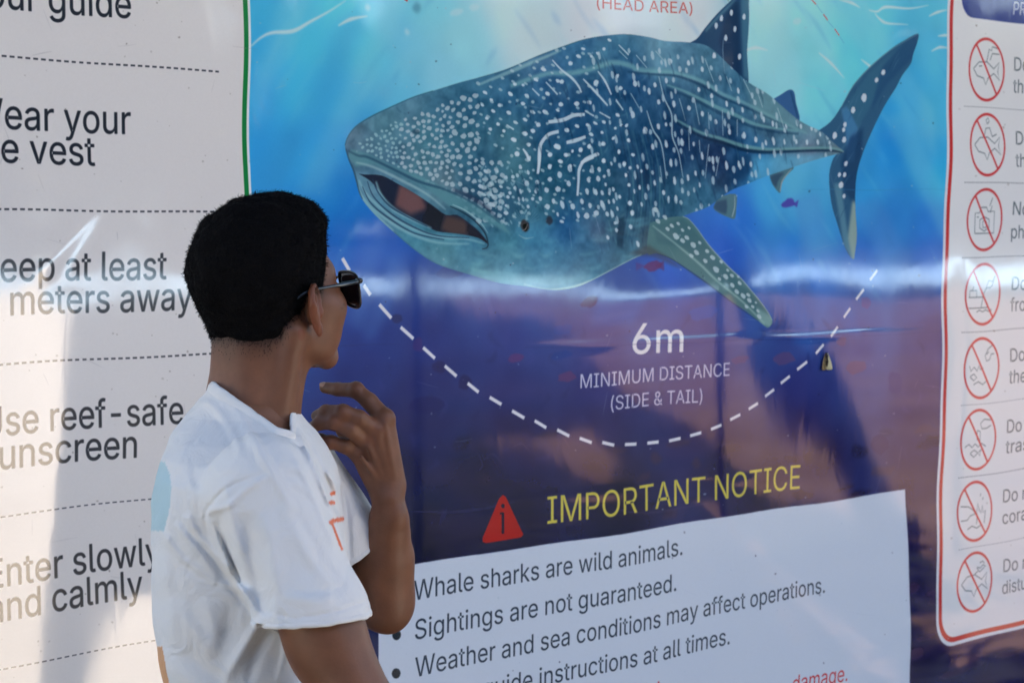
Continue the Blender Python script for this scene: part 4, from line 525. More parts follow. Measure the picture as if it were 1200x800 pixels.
# --- white notice box ----------------------------------------------------
WB = (211,220,240)
A1 = onb(1062,572.8); A2 = onb(486,661.5)
ztop = lambda px: 661.5+(px-486)*(572.8-661.5)/(1062-486)
nb = [(442, ztop(442)), (1062,572.8), (1064,650), (1067,800), (1070,960), (450,1060)]
fill(nb, WB)
x0b = onb(442, 700)[0]; x1b = onb(1064,650)[0]
TX = (48,60,76)
EMN = .0505
text('Whale sharks are wild animals.', 'Whale sharks are wild animals.', (484.4,704), (799,650.4), EMN, TX)
text('Sightings are not guaranteed.', 'Sightings are not guaranteed.', (486.4,749.5), (791.6,692), EMN, TX)
text('Weather and sea conditions may affect operations.', 'Weather and sea conditions may affect operations.', (487,793), (966,693.5), EMN, TX)
text('Follow guide instructions at all times.', 'instructions at all times.', (633,804), (854,755), EMN, TX)
text('risk', 'isk', (756,820), (779.6,815), EMN, (205,58,62))
text('damage.', 'damage.', (930,811), (994,795.8), EMN, (205,58,62))
for y in (743, 787.6): blob(464.8, y, 5.2, 6, 0, (34,44,54), irr=.02)
blob(463.5, 698, 5.2, 6, 0, (34,44,54), irr=.02); blob(466, 833, 5.2, 6, 0, (34,44,54), irr=.02)

# --- left panel ------------------------------------------------------------
WL = (226,221,218)
xg = onb(288.3, 100)[0]                       # green line
def rect(x0, x1, z0, z1, rgb, a=1.0):
    i0, i1 = int(max(0, (x0-BX0)*TR)), int(min(TW, (x1-BX0)*TR)); j0, j1 = int(max(0, (z0-BZ0)*TR)), int(min(TH, (z1-BZ0)*TR))
    T[j0:j1, i0:i1] += (pr(rgb)-T[j0:j1, i0:i1])*a
rect(BX0, xg+.0095, BZ0+.1, BZ1, (226,232,238))
rect(BX0, xg+.0045, BZ0+.1, BZ1, (28,128,66))
rect(BX0, xg-.0045, BZ0+.1, BZ1, WL)
BK = (40,44,54)
EML = .0625
text('your guide', 'guide', (57,15.2), (152.5,21.5), EML, BK, bold=.006)
text('Wear your', 'ear your', (6.5,153), (154.5,157), EML, BK, bold=.006)
text('life vest', 'e vest', (2,192.5), (112,194), EML, BK, bold=.006)
text('Keep at least', 'eep at least', (1,332), (195,326.5), EML, BK, bold=.006)
text('6 meters away', 'meters away', (13,371), (226,362), EML, BK, bold=.006)
text('Use reef-safe', 'se reef-safe', (7,510.5), (213.7,495.2), EML, BK, bold=.006)
text('sunscreen', 'unscreen', (0,550), (160,536.5), EML, BK, bold=.006)
text('Enter slowly', 'nter slowl', (9,686), (171,663), EML, BK, bold=.006)
text('and calmly', 'nd calmly', (9,726), (167,700.5), EML, BK, bold=.006)
xe = onb(256, 81)[0]
for py in (66.5, 246.5, 428, 605, 783):
    z = onb(0, py)[1]; x = xe-.0075; 
    while x > BX0+.02:
        rect(x, x+.0078, z-.0015, z+.0013, (70,72,80)); x -= .01295

# --- right panel -------------------------------------------------------------
xr = onb(1117, 0)[0]; zb = onb(1116, 750)[1]
xr = (onb(1116,0)[0]+onb(1113,240)[0]+onb(1105,440)[0]+onb(1100,700)[0])/4
def rrect(x0, z0, r, rgb):
    """panel open to the right and top with a rounded lower left corner"""
    an = np.linspace(math.pi, 1.5*math.pi, 10)
    L = [(x0, BZ1+1), (x0, z0+r)]+[(x0+r+r*math.cos(a), z0+r+r*math.sin(a)) for a in an]+[(BX1+1, z0), (BX1+1, BZ1+1)]
    c = cover([np.array([((x-BX0)*TR, (z-BZ0)*TR) for x, z in L])]); put(c, pr(rgb))
rrect(xr-.016, zb-.014, .075, (222,226,236)); rrect(xr-.006, zb-.005, .068, (198,50,52)); rrect(xr+.007, zb+.007, .058, (240,238,236))
RD = (208,62,66)
GY = (84,98,104)
tx0 = onb(1127, 10)[0]; tz0 = onb(1150, 22)[1]
an = np.linspace(math.pi, 1.5*math.pi, 8); r = .05
L = [(tx0, BZ1+1), (tx0, tz0+r)]+[(tx0+r+r*math.cos(a), tz0+r+r*math.sin(a)) for a in an]+[(BX1-.04, tz0), (BX1-.04, BZ1+1)]
put(cover([np.array([((x-BX0)*TR, (z-BZ0)*TR) for x, z in L])]), pr((46,58,138)))
text('PROHIBITED', 'PR', (1188,17), (1202,18.5), .044, (205,208,225))
cir = [(1157,81.6),(1156.5,169.4),(1154,256.8),(1152.8,343.8),(1149,430.5),(1145.6,514.6),(1143,598.9),(1141.3,682.4)]
words = [('Do not','the',(1189.5,82.5),108),('Do not','the',(1190.5,169),195),('No','photo',(1187,251.5),279),('Do not','from',(1187,339.5),364.5),('Do not','the',(1183,423.5),449),('Do not','trash',(1179.5,506.5),530.5),('Do not','corals',(1177,587.5),613),('Do not','disturb',(1175.5,669.5),695.5)]
def icon(n, cx, cz, s):
    """thin line drawings in the discs, unit coordinates -1..1"""
    F1 = [(-.85,.0),(-.5,.25),(0,.28),(.45,.05),(.8,.3),(.7,-.05),(.85,-.35),(.45,-.12),(.1,-.3),(-.05,-.55),(-.2,-.32),(-.6,-.25),(-.85,.0)]
    D = {0: [F1, [(.0,.3),(.15,.75),(.3,.7),(.35,.85),(.75,.8)], [(.2,.35),(.35,.6),(.8,.6)], [(-.5,.1),(-.3,.12)]],
         1: [F1, [(-.2,.35),(-.1,.6),(.15,.62),(.3,.3)], [(0,.75),(.12,.85),(.05,.98),(-.08,.9),(0,.75)], [(.3,.3),(.6,.4)]],
         2: [[(-.62,-.5),(-.62,.25),(-.35,.25),(-.25,.45),(.1,.45),(.2,.3),(.62,.3),(.62,-.5),(-.62,-.5)], [(.0,.1),(.3,0),(.3,-.3),(0,-.42),(-.3,-.3),(-.3,0),(0,.1)], [(.45,.8),(.3,.5),(.45,.5),(.35,.25)], [(.0,-.02),(.15,-.1),(.1,-.3),(-.1,-.28),(-.12,-.08),(0,-.02)], [(-.5,.1),(-.38,.1)]],
         3: [[(-.9,-.1),(.1,-.1)], [(-.85,-.1),(-.85,.15),(-.4,.15),(-.4,-.1)], [(-.9,-.5),(.4,-.5)], [(-.4,-.65),(-.2,-.58),(0,-.65),(.2,-.58),(.4,-.65),(.6,-.58)], [(-.1,-.5),(.05,.0),(.2,.2),(.4,.25)], [(.2,.2),(.35,.5),(.6,.45),(.75,.65)], [(.4,.2),(.6,.3),(.7,.55)], [(-.7,.15),(-.6,.3)]],
         4: [[(-.8,.1),(-.7,-.1),(-.5,.05),(-.3,-.1),(-.2,.1),(-.1,-.05),(.1,0)], [(-.75,-.3),(-.5,-.2),(-.3,-.35),(-.5,-.45),(-.75,-.3)], [(.75,.85),(.4,.7),(.2,.45),(.3,.25),(.5,.3),(.6,.5),(.8,.5)], [(.3,.5),(.45,.6)], [(-.5,-.6),(-.2,-.5),(.1,-.62),(.3,-.5)]],
         5: [[(.8,.7),(.35,.75),(.1,.6),(.2,.4),(.5,.4),(.8,.5)], [(-.1,.35),(.1,.3),(.1,-.05),(-.1,0),(-.1,.35)], [(-.85,-.25),(-.6,-.15),(-.4,-.28),(-.2,-.15),(0,-.28),(.2,-.15),(.5,-.28)], [(-.5,-.5),(-.25,-.38),(0,-.5),(.15,-.4),(.15,-.62),(0,-.5),(-.25,-.65),(-.5,-.5)], [(.1,-.45),(.3,-.35)]],
         6: [[(-.9,.25),(-.4,.2),(-.1,.05),(.0,-.1),(-.3,-.15),(-.5,-.3),(-.9,-.3)], [(.1,-.5),(.15,-.1),(.0,.05),(.15,0),(.2,.3),(.3,0),(.4,-.1),(.5,.2),(.55,-.1),(.7,.0),(.6,-.5)], [(-.5,-.65),(-.2,-.55),(.1,-.65),(.4,-.55)], [(.35,.55),(.4,.65)], [(.5,.4),(.55,.5)]],
         7: [F1, [(.1,.55),(.35,.5),(.5,.6),(.7,.55),(.5,.45),(.3,.35),(.1,.55)], [(.0,.3),(.2,.4)], [(.3,.7),(.5,.75),(.6,.65)]]}
    for L in D[n]:
        tp = np.array([((cx+x*s*.86-BX0)*TR, (cz+y*s*.86-BZ0)*TR) for x, y in L])
        c = cover([strip(tp, 3.0)]);
        put(c, pr(GY), .75)
for i, (px, py) in enumerate(cir):
    cx, cz = onb(px, py); R_ = .0775
    t = np.linspace(0, 2*math.pi, 49)[:-1]
    icon(i, cx, cz, R_)
    ring = [np.array([((cx+r_*math.cos(a)-BX0)*TR, (cz+r_*math.sin(a)-BZ0)*TR) for a in t]) for r_ in (R_, R_-.0068)]
    put(cover(ring), pr(RD))
    a0 = math.radians(127); d = R_-.003
    put(cover([strip(np.array([((cx+d*math.cos(a0)-BX0)*TR, (cz+d*math.sin(a0)-BZ0)*TR), ((cx-d*math.cos(a0)-BX0)*TR, (cz-d*math.sin(a0)-BZ0)*TR)]), 6.4)]), pr(RD))
    w1, w2, p, y2 = words[i]
    wx = {'Do not': ('Do', 15), 'No': ('No', 16.5), 'the': ('th', 12.5), 'photo': ('ph', 16), 'from': ('fro', 19), 'trash': ('tra', 20), 'corals': ('cor', 23), 'disturb': ('dis', 18)}
    s_, w_ = wx[w1]; text(w1, s_, p, (p[0]+w_*1.15, p[1]-(p[1]-290)*.00055*w_), .046, GY)
    s_, w_ = wx[w2]; text(w2, s_, (p[0]-1.5, y2), (p[0]-1.5+w_*.93, y2-(y2-290)*.00055*w_), .046, GY)
for a, b in zip(cir, cir[1:]):
    z = onb((a[0]+b[0])/2, (a[1]+b[1])/2)[1]; x = onb(1131-(a[1]*.014), a[1]+44)[0]
    while x < BX1-.05:
        rect(x, x+.006, z-.0015, z+.0012, (120,124,130), .8); x += .0095
# dust, scuffs and fine fold lines in the ink
for q in range(420):
    x = rng.uniform(0, 1200); y = rng.uniform(-20, 820); r = rng.uniform(.4, 1.3); blob(x, y, r, r*rng.uniform(.6, 1.4), rng.uniform(0, 180), (120,110,100) if x < 290 or x > 1110 else ((170,190,205) if rng.random() < .6 else (30,34,60)), rng.uniform(.2, .6), .3)
for q in range(70):
    x = rng.uniform(0, 1200); y = rng.uniform(0, 800); an = rng.uniform(-.5, .5)+(0 if rng.random() < .5 else 1.5); ln = rng.uniform(6, 34)
    stroke([(x, y), (x+ln*.5*math.cos(an), y+ln*.5*math.sin(an)+rng.uniform(-1, 1)), (x+ln*math.cos(an), y+ln*math.sin(an))], (190,200,215) if 290 < x < 1110 else (150,145,150), .4, .3, .8, 0, rng.uniform(.15, .4))
for a_, b_ in (((615,407),(1103,390)), ((940,221),(1112,222)), ((300,402),(470,404))):
    stroke([a_, ((a_[0]+b_[0])/2, (a_[1]+b_[1])/2+1.5), b_], (30,44,110) if a_[1] > 300 else (60,140,190), .4, .4, 1.1, 0, .45)
# ink grain of a large-format print
T += ((vnoise(TH, TW, 2, 31)-.5)*.012)[..., None]
np.clip(T, 0.02, .93, out=T)
img = bpy.data.images.new('banner_print', TW, TH)
buf = np.ones((TH, TW, 4), np.float32); buf[..., :3] = T; img.pixels.foreach_set(buf.ravel()); img.update(); img.pack()

# ------------------------------------------------------------------ banner cloth
def mat_banner():
    M = bpy.data.materials.new('banner_vinyl'); M.use_nodes = True
    nt = M.node_tree; b = nt.nodes['Principled BSDF']
    t = nt.nodes.new('ShaderNodeTexImage'); t.image = img; t.interpolation = 'Cubic'; t.extension = 'EXTEND'
    uv = nt.nodes.new('ShaderNodeUVMap'); uv.uv_map = 'UVMap'; nt.links.new(uv.outputs[0], t.inputs[0])
    nt.links.new(t.outputs[0], b.inputs['Base Color'])
    b.inputs['Roughness'].default_value = .06; b.inputs['IOR'].default_value = 1.75
    tc = nt.nodes.new('ShaderNodeTexCoord')
    n = nt.nodes.new('ShaderNodeTexNoise'); n.inputs['Scale'].default_value = 9; n.inputs['Detail'].default_value = 5; n.inputs['Distortion'].default_value = .6
    mp = nt.nodes.new('ShaderNodeMapping'); mp.inputs['Scale'].default_value = (1.6, 1, .55); nt.links.new(tc.outputs['Object'], mp.inputs[0]); nt.links.new(mp.outputs[0], n.inputs[0])
    w = nt.nodes.new('ShaderNodeTexNoise'); w.inputs['Scale'].default_value = 900; nt.links.new(tc.outputs['Object'], w.inputs[0])
    b1 = nt.nodes.new('ShaderNodeBump'); b1.inputs['Strength'].default_value = .35; b1.inputs['Distance'].default_value = .0004; nt.links.new(n.outputs[0], b1.inputs['Height'])
    b2 = nt.nodes.new('ShaderNodeBump'); b2.inputs['Strength'].default_value = .05; b2.inputs['Distance'].default_value = .00003; nt.links.new(w.outputs[0], b2.inputs['Height']); nt.links.new(b1.outputs[0], b2.inputs['Normal'])
    nt.links.new(b2.outputs[0], b.inputs['Normal'])
    rn = nt.nodes.new('ShaderNodeTexNoise'); rn.inputs['Scale'].default_value = 5; rn.inputs['Detail'].default_value = 8; rn.inputs['Roughness'].default_value = .7; nt.links.new(mp.outputs[0], rn.inputs[0])
    rr = nt.nodes.new('ShaderNodeMapRange'); rr.inputs[1].default_value = .35; rr.inputs[2].default_value = .75; rr.inputs[3].default_value = .03; rr.inputs[4].default_value = .09; nt.links.new(rn.outputs[0], rr.inputs[0]); nt.links.new(rr.outputs[0], b.inputs['Roughness'])
    return M
M_BAN = mat_banner()
def relief(X, Z):
    """how far the slack vinyl stands out towards the camera (metres)"""
    r = .0010*np.sin(X*7.0+.5*np.sin(Z*1.6)+.5)+.0004*np.sin(X*15+Z*1.5)+.0006*np.sin(Z*3.1+X*1.3)
    def ridge(p0, p1, amp, w, q=1.0):
        (x0, z0), (x1, z1) = onb(*p0), onb(*p1)
        dx, dz = x1-x0, z1-z0; L = math.hypot(dx, dz)
        t = np.clip(((X-x0)*dx+(Z-z0)*dz)/L**2, 0, 1)
        d = np.hypot(X-x0-t*dx, Z-z0-t*dz)
        return amp*np.exp(-(d/w)**2)*(np.sin(np.pi*np.clip(t, .02, .98))**.5)
    r = r+ridge((615,407), (1103,388), .0006, .006)+ridge((940,220), (1110,222), .0005, .006)-ridge((590,588), (900,560), .0004, .008)
    r = r+ridge((290,20), (150,260), .0016, .05)+ridge((150,190), (40,330), .0008, .02)+ridge((1120,60), (1135,400), .0012, .05)-ridge((1125,300), (1110,520), .0008, .05)
    r = r+ridge((870,620), (1040,800), .0012, .05)-ridge((800,600), (900,760), .0010, .04)+ridge((700,360), (900,340), .0006, .05)
    r = r-ridge((286,-60), (287,200), .0022, .06)+ridge((90,330), (60,700), .0008, .06)
    return r
banner = empty('banner', (2.7, 0, 1.5), label='large glossy printed banner about whale sharks hanging behind the person', cat='banner')
ST = .008
gx = np.arange(BX0, BX1+ST/2, ST); gz = np.arange(BZ0, BZ1+ST/2, ST)
X, Z = np.meshgrid(gx, gz); Y = -relief(X, Z)
NX, NZ = len(gx), len(gz)
# slack in the plane of the cloth: printed straight lines wander a little
WX = .0026*np.sin(Z*19.5+.9+X*.8)*np.exp(-((X-1.69)/.35)**2)+.0042*np.sin(Z*11.5+X*1.7+.4)*np.clip((X-2.2)/1.2, 0, 1)+.0018*np.sin(Z*27+X*3)*np.clip((X-2.6)/1, 0, 1)
WZ = .0016*np.sin(X*8.5+Z*2.0)+.0010*np.sin(X*19+Z*5+1.0)
allUV = np.stack([(X-BX0)/(BX1-BX0), (Z-BZ0)/(BZ1-BZ0)], -1).reshape(-1, 2).astype(np.float32)
allV = np.stack([X+WX, Y, Z+WZ], -1).reshape(-1, 3)
cxs = (gx[:-1]+gx[1:])/2; czs = (gz[:-1]+gz[1:])/2; CX, CZ = np.meshgrid(cxs, czs)
ti = np.clip(((CX-BX0)*TR).astype(int), 0, TW-1); tj = np.clip(((CZ-BZ0)*TR).astype(int), 0, TH-1)
shark = np.maximum.reduce([MB, MD, MT, MP])[tj, ti] > .5
left = CX < xg+.008
xr_ = xr-.014; right = (CX > xr_) & (CZ > zb-.012)
zt0 = onb(486, 661.5)[1]
notice = (CX > x0b) & (CX < x1b) & (CZ < zt0)
region = np.zeros(CX.shape, int); region[left] = 1; region[right] = 2; region[notice & ~left & ~right] = 3; region[shark & (region == 0)] = 4
J, I = np.meshgrid(np.arange(NZ-1), np.arange(NX-1), indexing='ij')
quad = np.stack([J*NX+I, J*NX+I+1, (J+1)*NX+I+1, (J+1)*NX+I], -1)
# true normals of the whole sheet, so that the parts meet without a seam
dYx = np.gradient(Y, ST, axis=1); dYz = np.gradient(Y, ST, axis=0)
NRM = np.stack([dYx, -np.ones_like(Y), dYz], -1).reshape(-1, 3); NRM /= np.linalg.norm(NRM, axis=1)[:, None]
for rid, nm, lab in ((0, 'sea_picture', None), (1, 'advice_panel', 'white panel of advice lines with a green edge'), (2, 'prohibition_panel', 'white panel of red crossed-out circles'), (3, 'notice_panel', 'white box of notice lines'), (4, 'whale_shark_picture', None)):
    q = quad[region == rid]
    used, inv = np.unique(q.ravel(), return_inverse=True)
    V = allV[used]; Fq = inv.reshape(-1, 4)
    o = mesh_obj(nm, V, Fq, M_BAN, banner)
    if lab: o['label'] = lab
    uvl = o.data.uv_layers.new(name='UVMap')
    uv = allUV[used][Fq.ravel()]
    uvl.data.foreach_set('uv', uv.ravel())
    o.data.normals_split_custom_set_from_vertices(NRM[used].astype(np.float32).tolist())
# back of the cloth: a hem of doubled vinyl round the edge gives the sheet its thickness
M_HEM = mat('white_hem', (.62, .63, .66), .4)
for c, s in (((BX0, .004, (BZ0+BZ1)/2), (.03, .004, BZ1-BZ0+.03)), ((BX1, .004, (BZ0+BZ1)/2), (.03, .004, BZ1-BZ0+.03)), (((BX0+BX1)/2, .004, BZ1), (BX1-BX0+.03, .005, .03)), (((BX0+BX1)/2, .004, BZ0), (BX1-BX0+.03, .005, .03))):
    c = (c[0], c[1]+.012, c[2]); mesh_obj('hem', *box(c, s), M_HEM, banner, smooth=False)

# small winged insect resting on the banner beside the dashed arc
bx, bz = onb(966, 423)
by = -float(relief(np.array([bx]), np.array([bz]))[0])-.004
moth = empty('moth', (bx, by, bz), label='small yellow-brown moth resting on the banner beside the white dashed arc', cat='insect')
def wing(sx, w, h, lift):
    V = []; n = 7
    for i in range(n):
        t = i/(n-1); hw = w*(.22+.95*t-.25*t**4)
        for j in range(5):
            s = j/4; V.append((bx+sx*(s*hw)*1.0, by-.001-lift*math.sin(s*1.6)*(.4+.6*t), bz+h*.5-h*t-(.002*math.sin(s*3.1) if i == n-1 else 0)))
    Fc = [(i*5+j, i*5+j+1, (i+1)*5+j+1, (i+1)*5+j) for i in range(n-1) for j in range(4)]
    return V, Fc
M_W1 = mat('moth_wing_dark', (.26, .20, .09), .7, noise=(300, (.14, .09, .05))); M_W2 = mat('moth_wing_pale', (.52, .50, .28), .6, noise=(300, (.6, .58, .38)))
for sx, mm in ((-1, M_W1), (1, M_W2)):
    o = mesh_obj('wing', *wing(sx, .017, .036, .006 if sx > 0 else .002), mm, moth); sm = o.modifiers.new('s', 'SOLIDIFY'); sm.thickness = .0006
o = mesh_obj('body', *tube([(bx-.002, by-.003, bz+.020), (bx-.002, by-.006, bz+.012), (bx-.001, by-.006, bz), (bx, by-.004, bz-.012)], [.0015, .0035, .003, .0012], 8), mat('moth_body', (.035, .025, .03), .8), moth)

# ------------------------------------------------------------------ ground and the beach behind the camera (seen only as reflections)
def gmat(name, c1, c2, sc_, rough=.9):
    return mat(name, c1, rough, .0, noise=(sc_, c2), bump=(30, .5, .03))
M_DIRT = gmat('packed_sand', (.19, .115, .078), (.125, .074, .055), .8)
M_BAND = gmat('white_surf', (.46, .62, .74), (.40, .58, .72), .8)
M_PALE = gmat('pale_sand_path', (.84, .72, .58), (.76, .64, .50), 2.0)
def sheet(name, pts, z, m, n=1, **k):
    return mesh_obj(name, [(x, y, z) for x, y in pts], [tuple(range(len(pts)))], m, smooth=False, **k)
M_SHADE = gmat('damp_dark_ground', (.022, .026, .024), (.04, .034, .03), 1.5)  # ground kept dark in colour to hold down warm bounce and stand for shade
sheet('ground', [(-600,-600),(600,-600),(600,600),(-600,600)], 0, M_SHADE, kind='structure')
# reflected direction k: the point t metres in front of the banner on the mirrored line of sight
def refl(px, py, t):
    x, z = onb(px, py); kx = x/2.6; kz = (z-1.62)/2.6
    return np.array([kx*(2.6+t), -t, 1.62+kz*(2.6+t)])
def ground_hit(px, py):
    x, z = onb(px, py); kx = x/2.6; kz = (z-1.62)/2.6
    t = 1.62/-kz-2.6; return (kx*(2.6+t), -t)
g = lambda *p: ground_hit(*p)
sheet('path', [g(-260,560), g(-200,420), g(-60,345), g(108,345), g(100,430), g(92,560), g(78,700), g(66,800), g(58,900), g(-160,900)], .004, M_PALE, kind='structure')  # pale sheet added, cut so the banner's lower left reflects bright
sheet('sand_patch', [g(150,700), g(185,700), g(190,790), g(190,860), g(120,860), g(122,800)], .004, M_PALE, kind='structure')  # pale sheet added for the bright spot reflected low on the advice panel
sheet('dirt_yard', [g(300,346), g(1300,346), g(1300,800), g(1100,800), g(330,800)], .002, M_DIRT, kind='structure')
sheet('lawn', [g(330,335), g(560,345), g(640,400), g(740,470), g(860,540), g(960,600), g(1060,640), g(1120,700), g(1240,790), g(1240,1100), g(200,1100), g(215,700), g(240,500)], .003, M_SHADE, kind='structure')  # dark sheet standing for shaded ground, so the banner reflects little here
for q_ in ([(600,520),(660,505),(720,540),(700,575),(640,560)], [(1060,725),(1150,715),(1200,760),(1120,785)], [(870,640),(905,625),(960,690),(1040,760),(1060,800),(980,800),(905,700)], [(800,600),(850,590),(860,640)]):
    sheet('sand_patch', [g(*p) for p in q_], .006, M_DIRT, kind='structure')  # dapples of light on the ground, put in as paler sheets
bnd = [(x, -27) for x in (-90, 160)]
sheet('surf', [g(*p) for p in [(-400,328),(0,328),(450,332),(640,328),(760,322),(900,311),(1000,308),(1300,310),(1300,334),(1100,332),(1000,329),(900,322),(760,338),(640,346),(450,350),(0,350),(-400,352)]], .006, M_BAND, kind='structure')  # added strip reflected as the bright band; sea glitter put into its colour
def mat_water():
    M = mat('sea_water', (.02, .10, .13), .12, .5, 1.33, bump=(3, .6, .1)); return M
sheet('sea', [(-600,-72),(-600,-590),(600,-590),(600,-72)], .004, mat_water(), kind='structure')

# shelter over the banner: posts, beams, tin roof
M_STEEL = mat('painted_steel', (.16, .19, .24), .45, noise=(9, (.11, .13, .17)))
M_ROOF = mat('roof_sheet', (.30, .33, .36), .5, metal=.3, noise=(2, (.22, .24, .26)))
M_WOOD = mat('timber', (.22, .13, .07), .75, noise=(12, (.13, .075, .04)))
sh = empty('shelter', (3.0, -1.2, 0), label='open shelter with thin steel posts whose roof covers the banner', cat='shelter')
for px in (495, 847, 1123):
    p = refl(px, 400, 2.42); V, Fc = tube([(p[0], p[1], 0), (p[0], p[1], 3.50)], .027, 12); mesh_obj('post', V, Fc, M_STEEL, sh)
for x in (-1.2, .6, 4.7, 8.6):
    V, Fc = tube([(x, .12, 0), (x, .12, 3.5)], .035, 12); mesh_obj('post', V, Fc, M_STEEL, sh)
for y in (.12, -2.42):
    mesh_obj('beam', *box((3.7, y, 3.54), (10.4, .07, .09)), M_WOOD, sh, smooth=False)
for x in np.arange(-1.2, 8.8, 1.1):
    mesh_obj('rafter', *box((x, -1.15, 3.615), (.05, 2.9, .06)), M_WOOD, sh, smooth=False)
V = []; Fc = []; n = 210
for i in range(n+1):
    x = -1.6+i*(10.7/n); z = 3.66+.012*math.sin(x*2*math.pi/.16)
    V += [(x, .5, z), (x, -2.72, z)]
Fc = [(2*i, 2*i+1, 2*i+3, 2*i+2) for i in range(n)]
o = mesh_obj('roof', V, Fc, M_ROOF, sh); o.modifiers.new('s', 'SOLIDIFY').thickness = .003

# pale ground sheet added for warm bounce; unseen timber cabin added to block light
sheet('sand_patch', [(-14,-2.2),(-3.3,-2.2),(-3.3,5),(-14,5)], .006, M_PALE, kind='structure')
blocker = empty('hut', (-2.5, -5.2, 0), label='brown timber hut standing behind the photographer', cat='hut')
M_PLK = mat('hut_plank', (.085, .05, .03), .8, noise=(8, (.05, .03, .02)))
for i in range(42):
    x = -6+i*.185; mesh_obj('plank', *box((x, -3.9+.006*(i % 2), 1.3), (.178, .03, 2.6)), M_PLK, blocker, smooth=False)
for i in range(20):
    y = -4.0-i*.185
    for xx in (-6.09, 1.69): mesh_obj('plank', *box((xx, y, 1.3), (.03, .178, 2.6)), M_PLK, blocker, smooth=False)
mesh_obj('roof', [(-6.4,-3.5,2.55),(2.0,-3.5,2.55),(2.0,-5.8,3.7),(-6.4,-5.8,3.7),(-6.4,-8.1,2.55),(2.0,-8.1,2.55)], [(0,1,2,3),(3,2,5,4)], M_ROOF, blocker, smooth=False).modifiers.new('s', 'SOLIDIFY').thickness = .05

# palms and a hedge of shrubs
M_BARK = mat('palm_bark', (.10, .075, .055), .9, noise=(6, (.055, .042, .03)), bump=(12, .6, .02))
M_LEAF = mat('palm_leaf', (.05, .095, .03), .55, noise=(2, (.085, .13, .035)))
M_BUSH = mat('shrub_leaf', (.035, .075, .025), .6, noise=(1.2, (.07, .11, .03)))
def palm(base, top, r0, label, crown=2.0, group=None, via=None):
    base = Vector(base); top = Vector(top)
    t = empty('palm_tree', base, label=label, cat='tree', group=group)
    pts = []; n = 14
    for i in range(n+1):
        s = i/n; p = base.lerp(top, s); p.z = base.z+(top.z-base.z)*(s**.85); pts.append(p)
    if via is not None: pts = [Vector(q) for q in spl([base, via, base.lerp(top, .62)+(Vector(via)-base.lerp(top, .3))*.5, top], 8)]; n = len(pts)-1
    V, Fc = tube(pts, [r0*(1.5-1.0*(i/n)**.5)*(1.03 if i % 2 else .98) for i in range(n+1)], 12); mesh_obj('trunk', V, Fc, M_BARK, t)
    V = []; Fc = []; rr = random.Random(int(base.x*10))
    for k in range(22):
        az = k*2.399; el = rr.uniform(-.2, 1.0); L = crown*rr.uniform(.8, 1.15)
        d = Vector((math.cos(az), math.sin(az), 0)); side = Vector((-math.sin(az), math.cos(az), 0))
        prev = None
        for i in range(13):
            s = i/12; c = top+d*(L*s*math.cos(el*(1-s)))+Vector((0, 0, L*(math.sin(el)*s-.75*s*s)))
            for q in (-1, 1):
                if i > 1:
                    w = .55*math.sin(math.pi*min(1, s+.06))*crown/2+.05; tip = c+side*q*w+d*.15-Vector((0, 0, .22*w+rr.uniform(0, .1)))
                    a = len(V); V += [c-d*.03, c+d*.03, tip]; Fc.append((a, a+1, a+2))
    mesh_obj('crown', V, Fc, M_LEAF, t, smooth=False)
p0 = g(1035,640); pt = refl(925,400, -p0[1]+.6); pq = refl(880,290, -p0[1]+1.2)
palm((p0[0], p0[1], 0), (pq[0]-.9, pq[1]-1.0, 4.6), .115, 'dark leaning palm nearest the shelter, reflected in the banner', 2.0, via=(pt[0], pt[1], pt[2]))
def bush(x, y, w, h, seed, label, group):
    rr = np.random.default_rng(seed); n = 2600
    c = rr.normal(size=(n, 3)); c /= np.linalg.norm(c, axis=1)[:, None]; c *= rr.uniform(.55, 1, (n, 1))**.5
    c = c*np.array([w/2, w/2*.8, h/2])*(1+.25*np.sin(c[:, :1]*7+seed)); c[:, 2] += h/2
    a = rr.normal(size=(n, 3)); a /= np.linalg.norm(a, axis=1)[:, None]; b = np.cross(a, rr.normal(size=(n, 3))); b /= np.linalg.norm(b, axis=1)[:, None]
    s = w*.062*rr.uniform(.6, 1.4, (n, 1))
    V = np.stack([c-a*s, c+b*s*.5, c+a*s, c-b*s*.5], 1).reshape(-1, 3)+np.array([x, y, 0])
    t = empty('tree', (x, y, 0), label=label, cat='tree', group=group)
    mesh_obj('crown', V, np.arange(4*n).reshape(-1, 4), M_BUSH, t, smooth=False)
    Vt, Ft = tube([(x, y, 0), (x+.1, y, h*.35), (x, y+.1, h*.7)], [w*.035, w*.03, w*.012], 8); mesh_obj('trunk', Vt, Ft, M_BARK, t)
k = 0
for x in np.arange(-10, 112, 5.8):
    bush(float(x+rng.uniform(-1.5, 1.5)), float(-56+rng.uniform(-3, 3)), float(rng.uniform(8, 11)), float(rng.uniform(9.5, 13.5)), k, 'leafy tree in the row behind the beach, reflected faintly in the banner', 'trees along the back of the beach'); k += 1

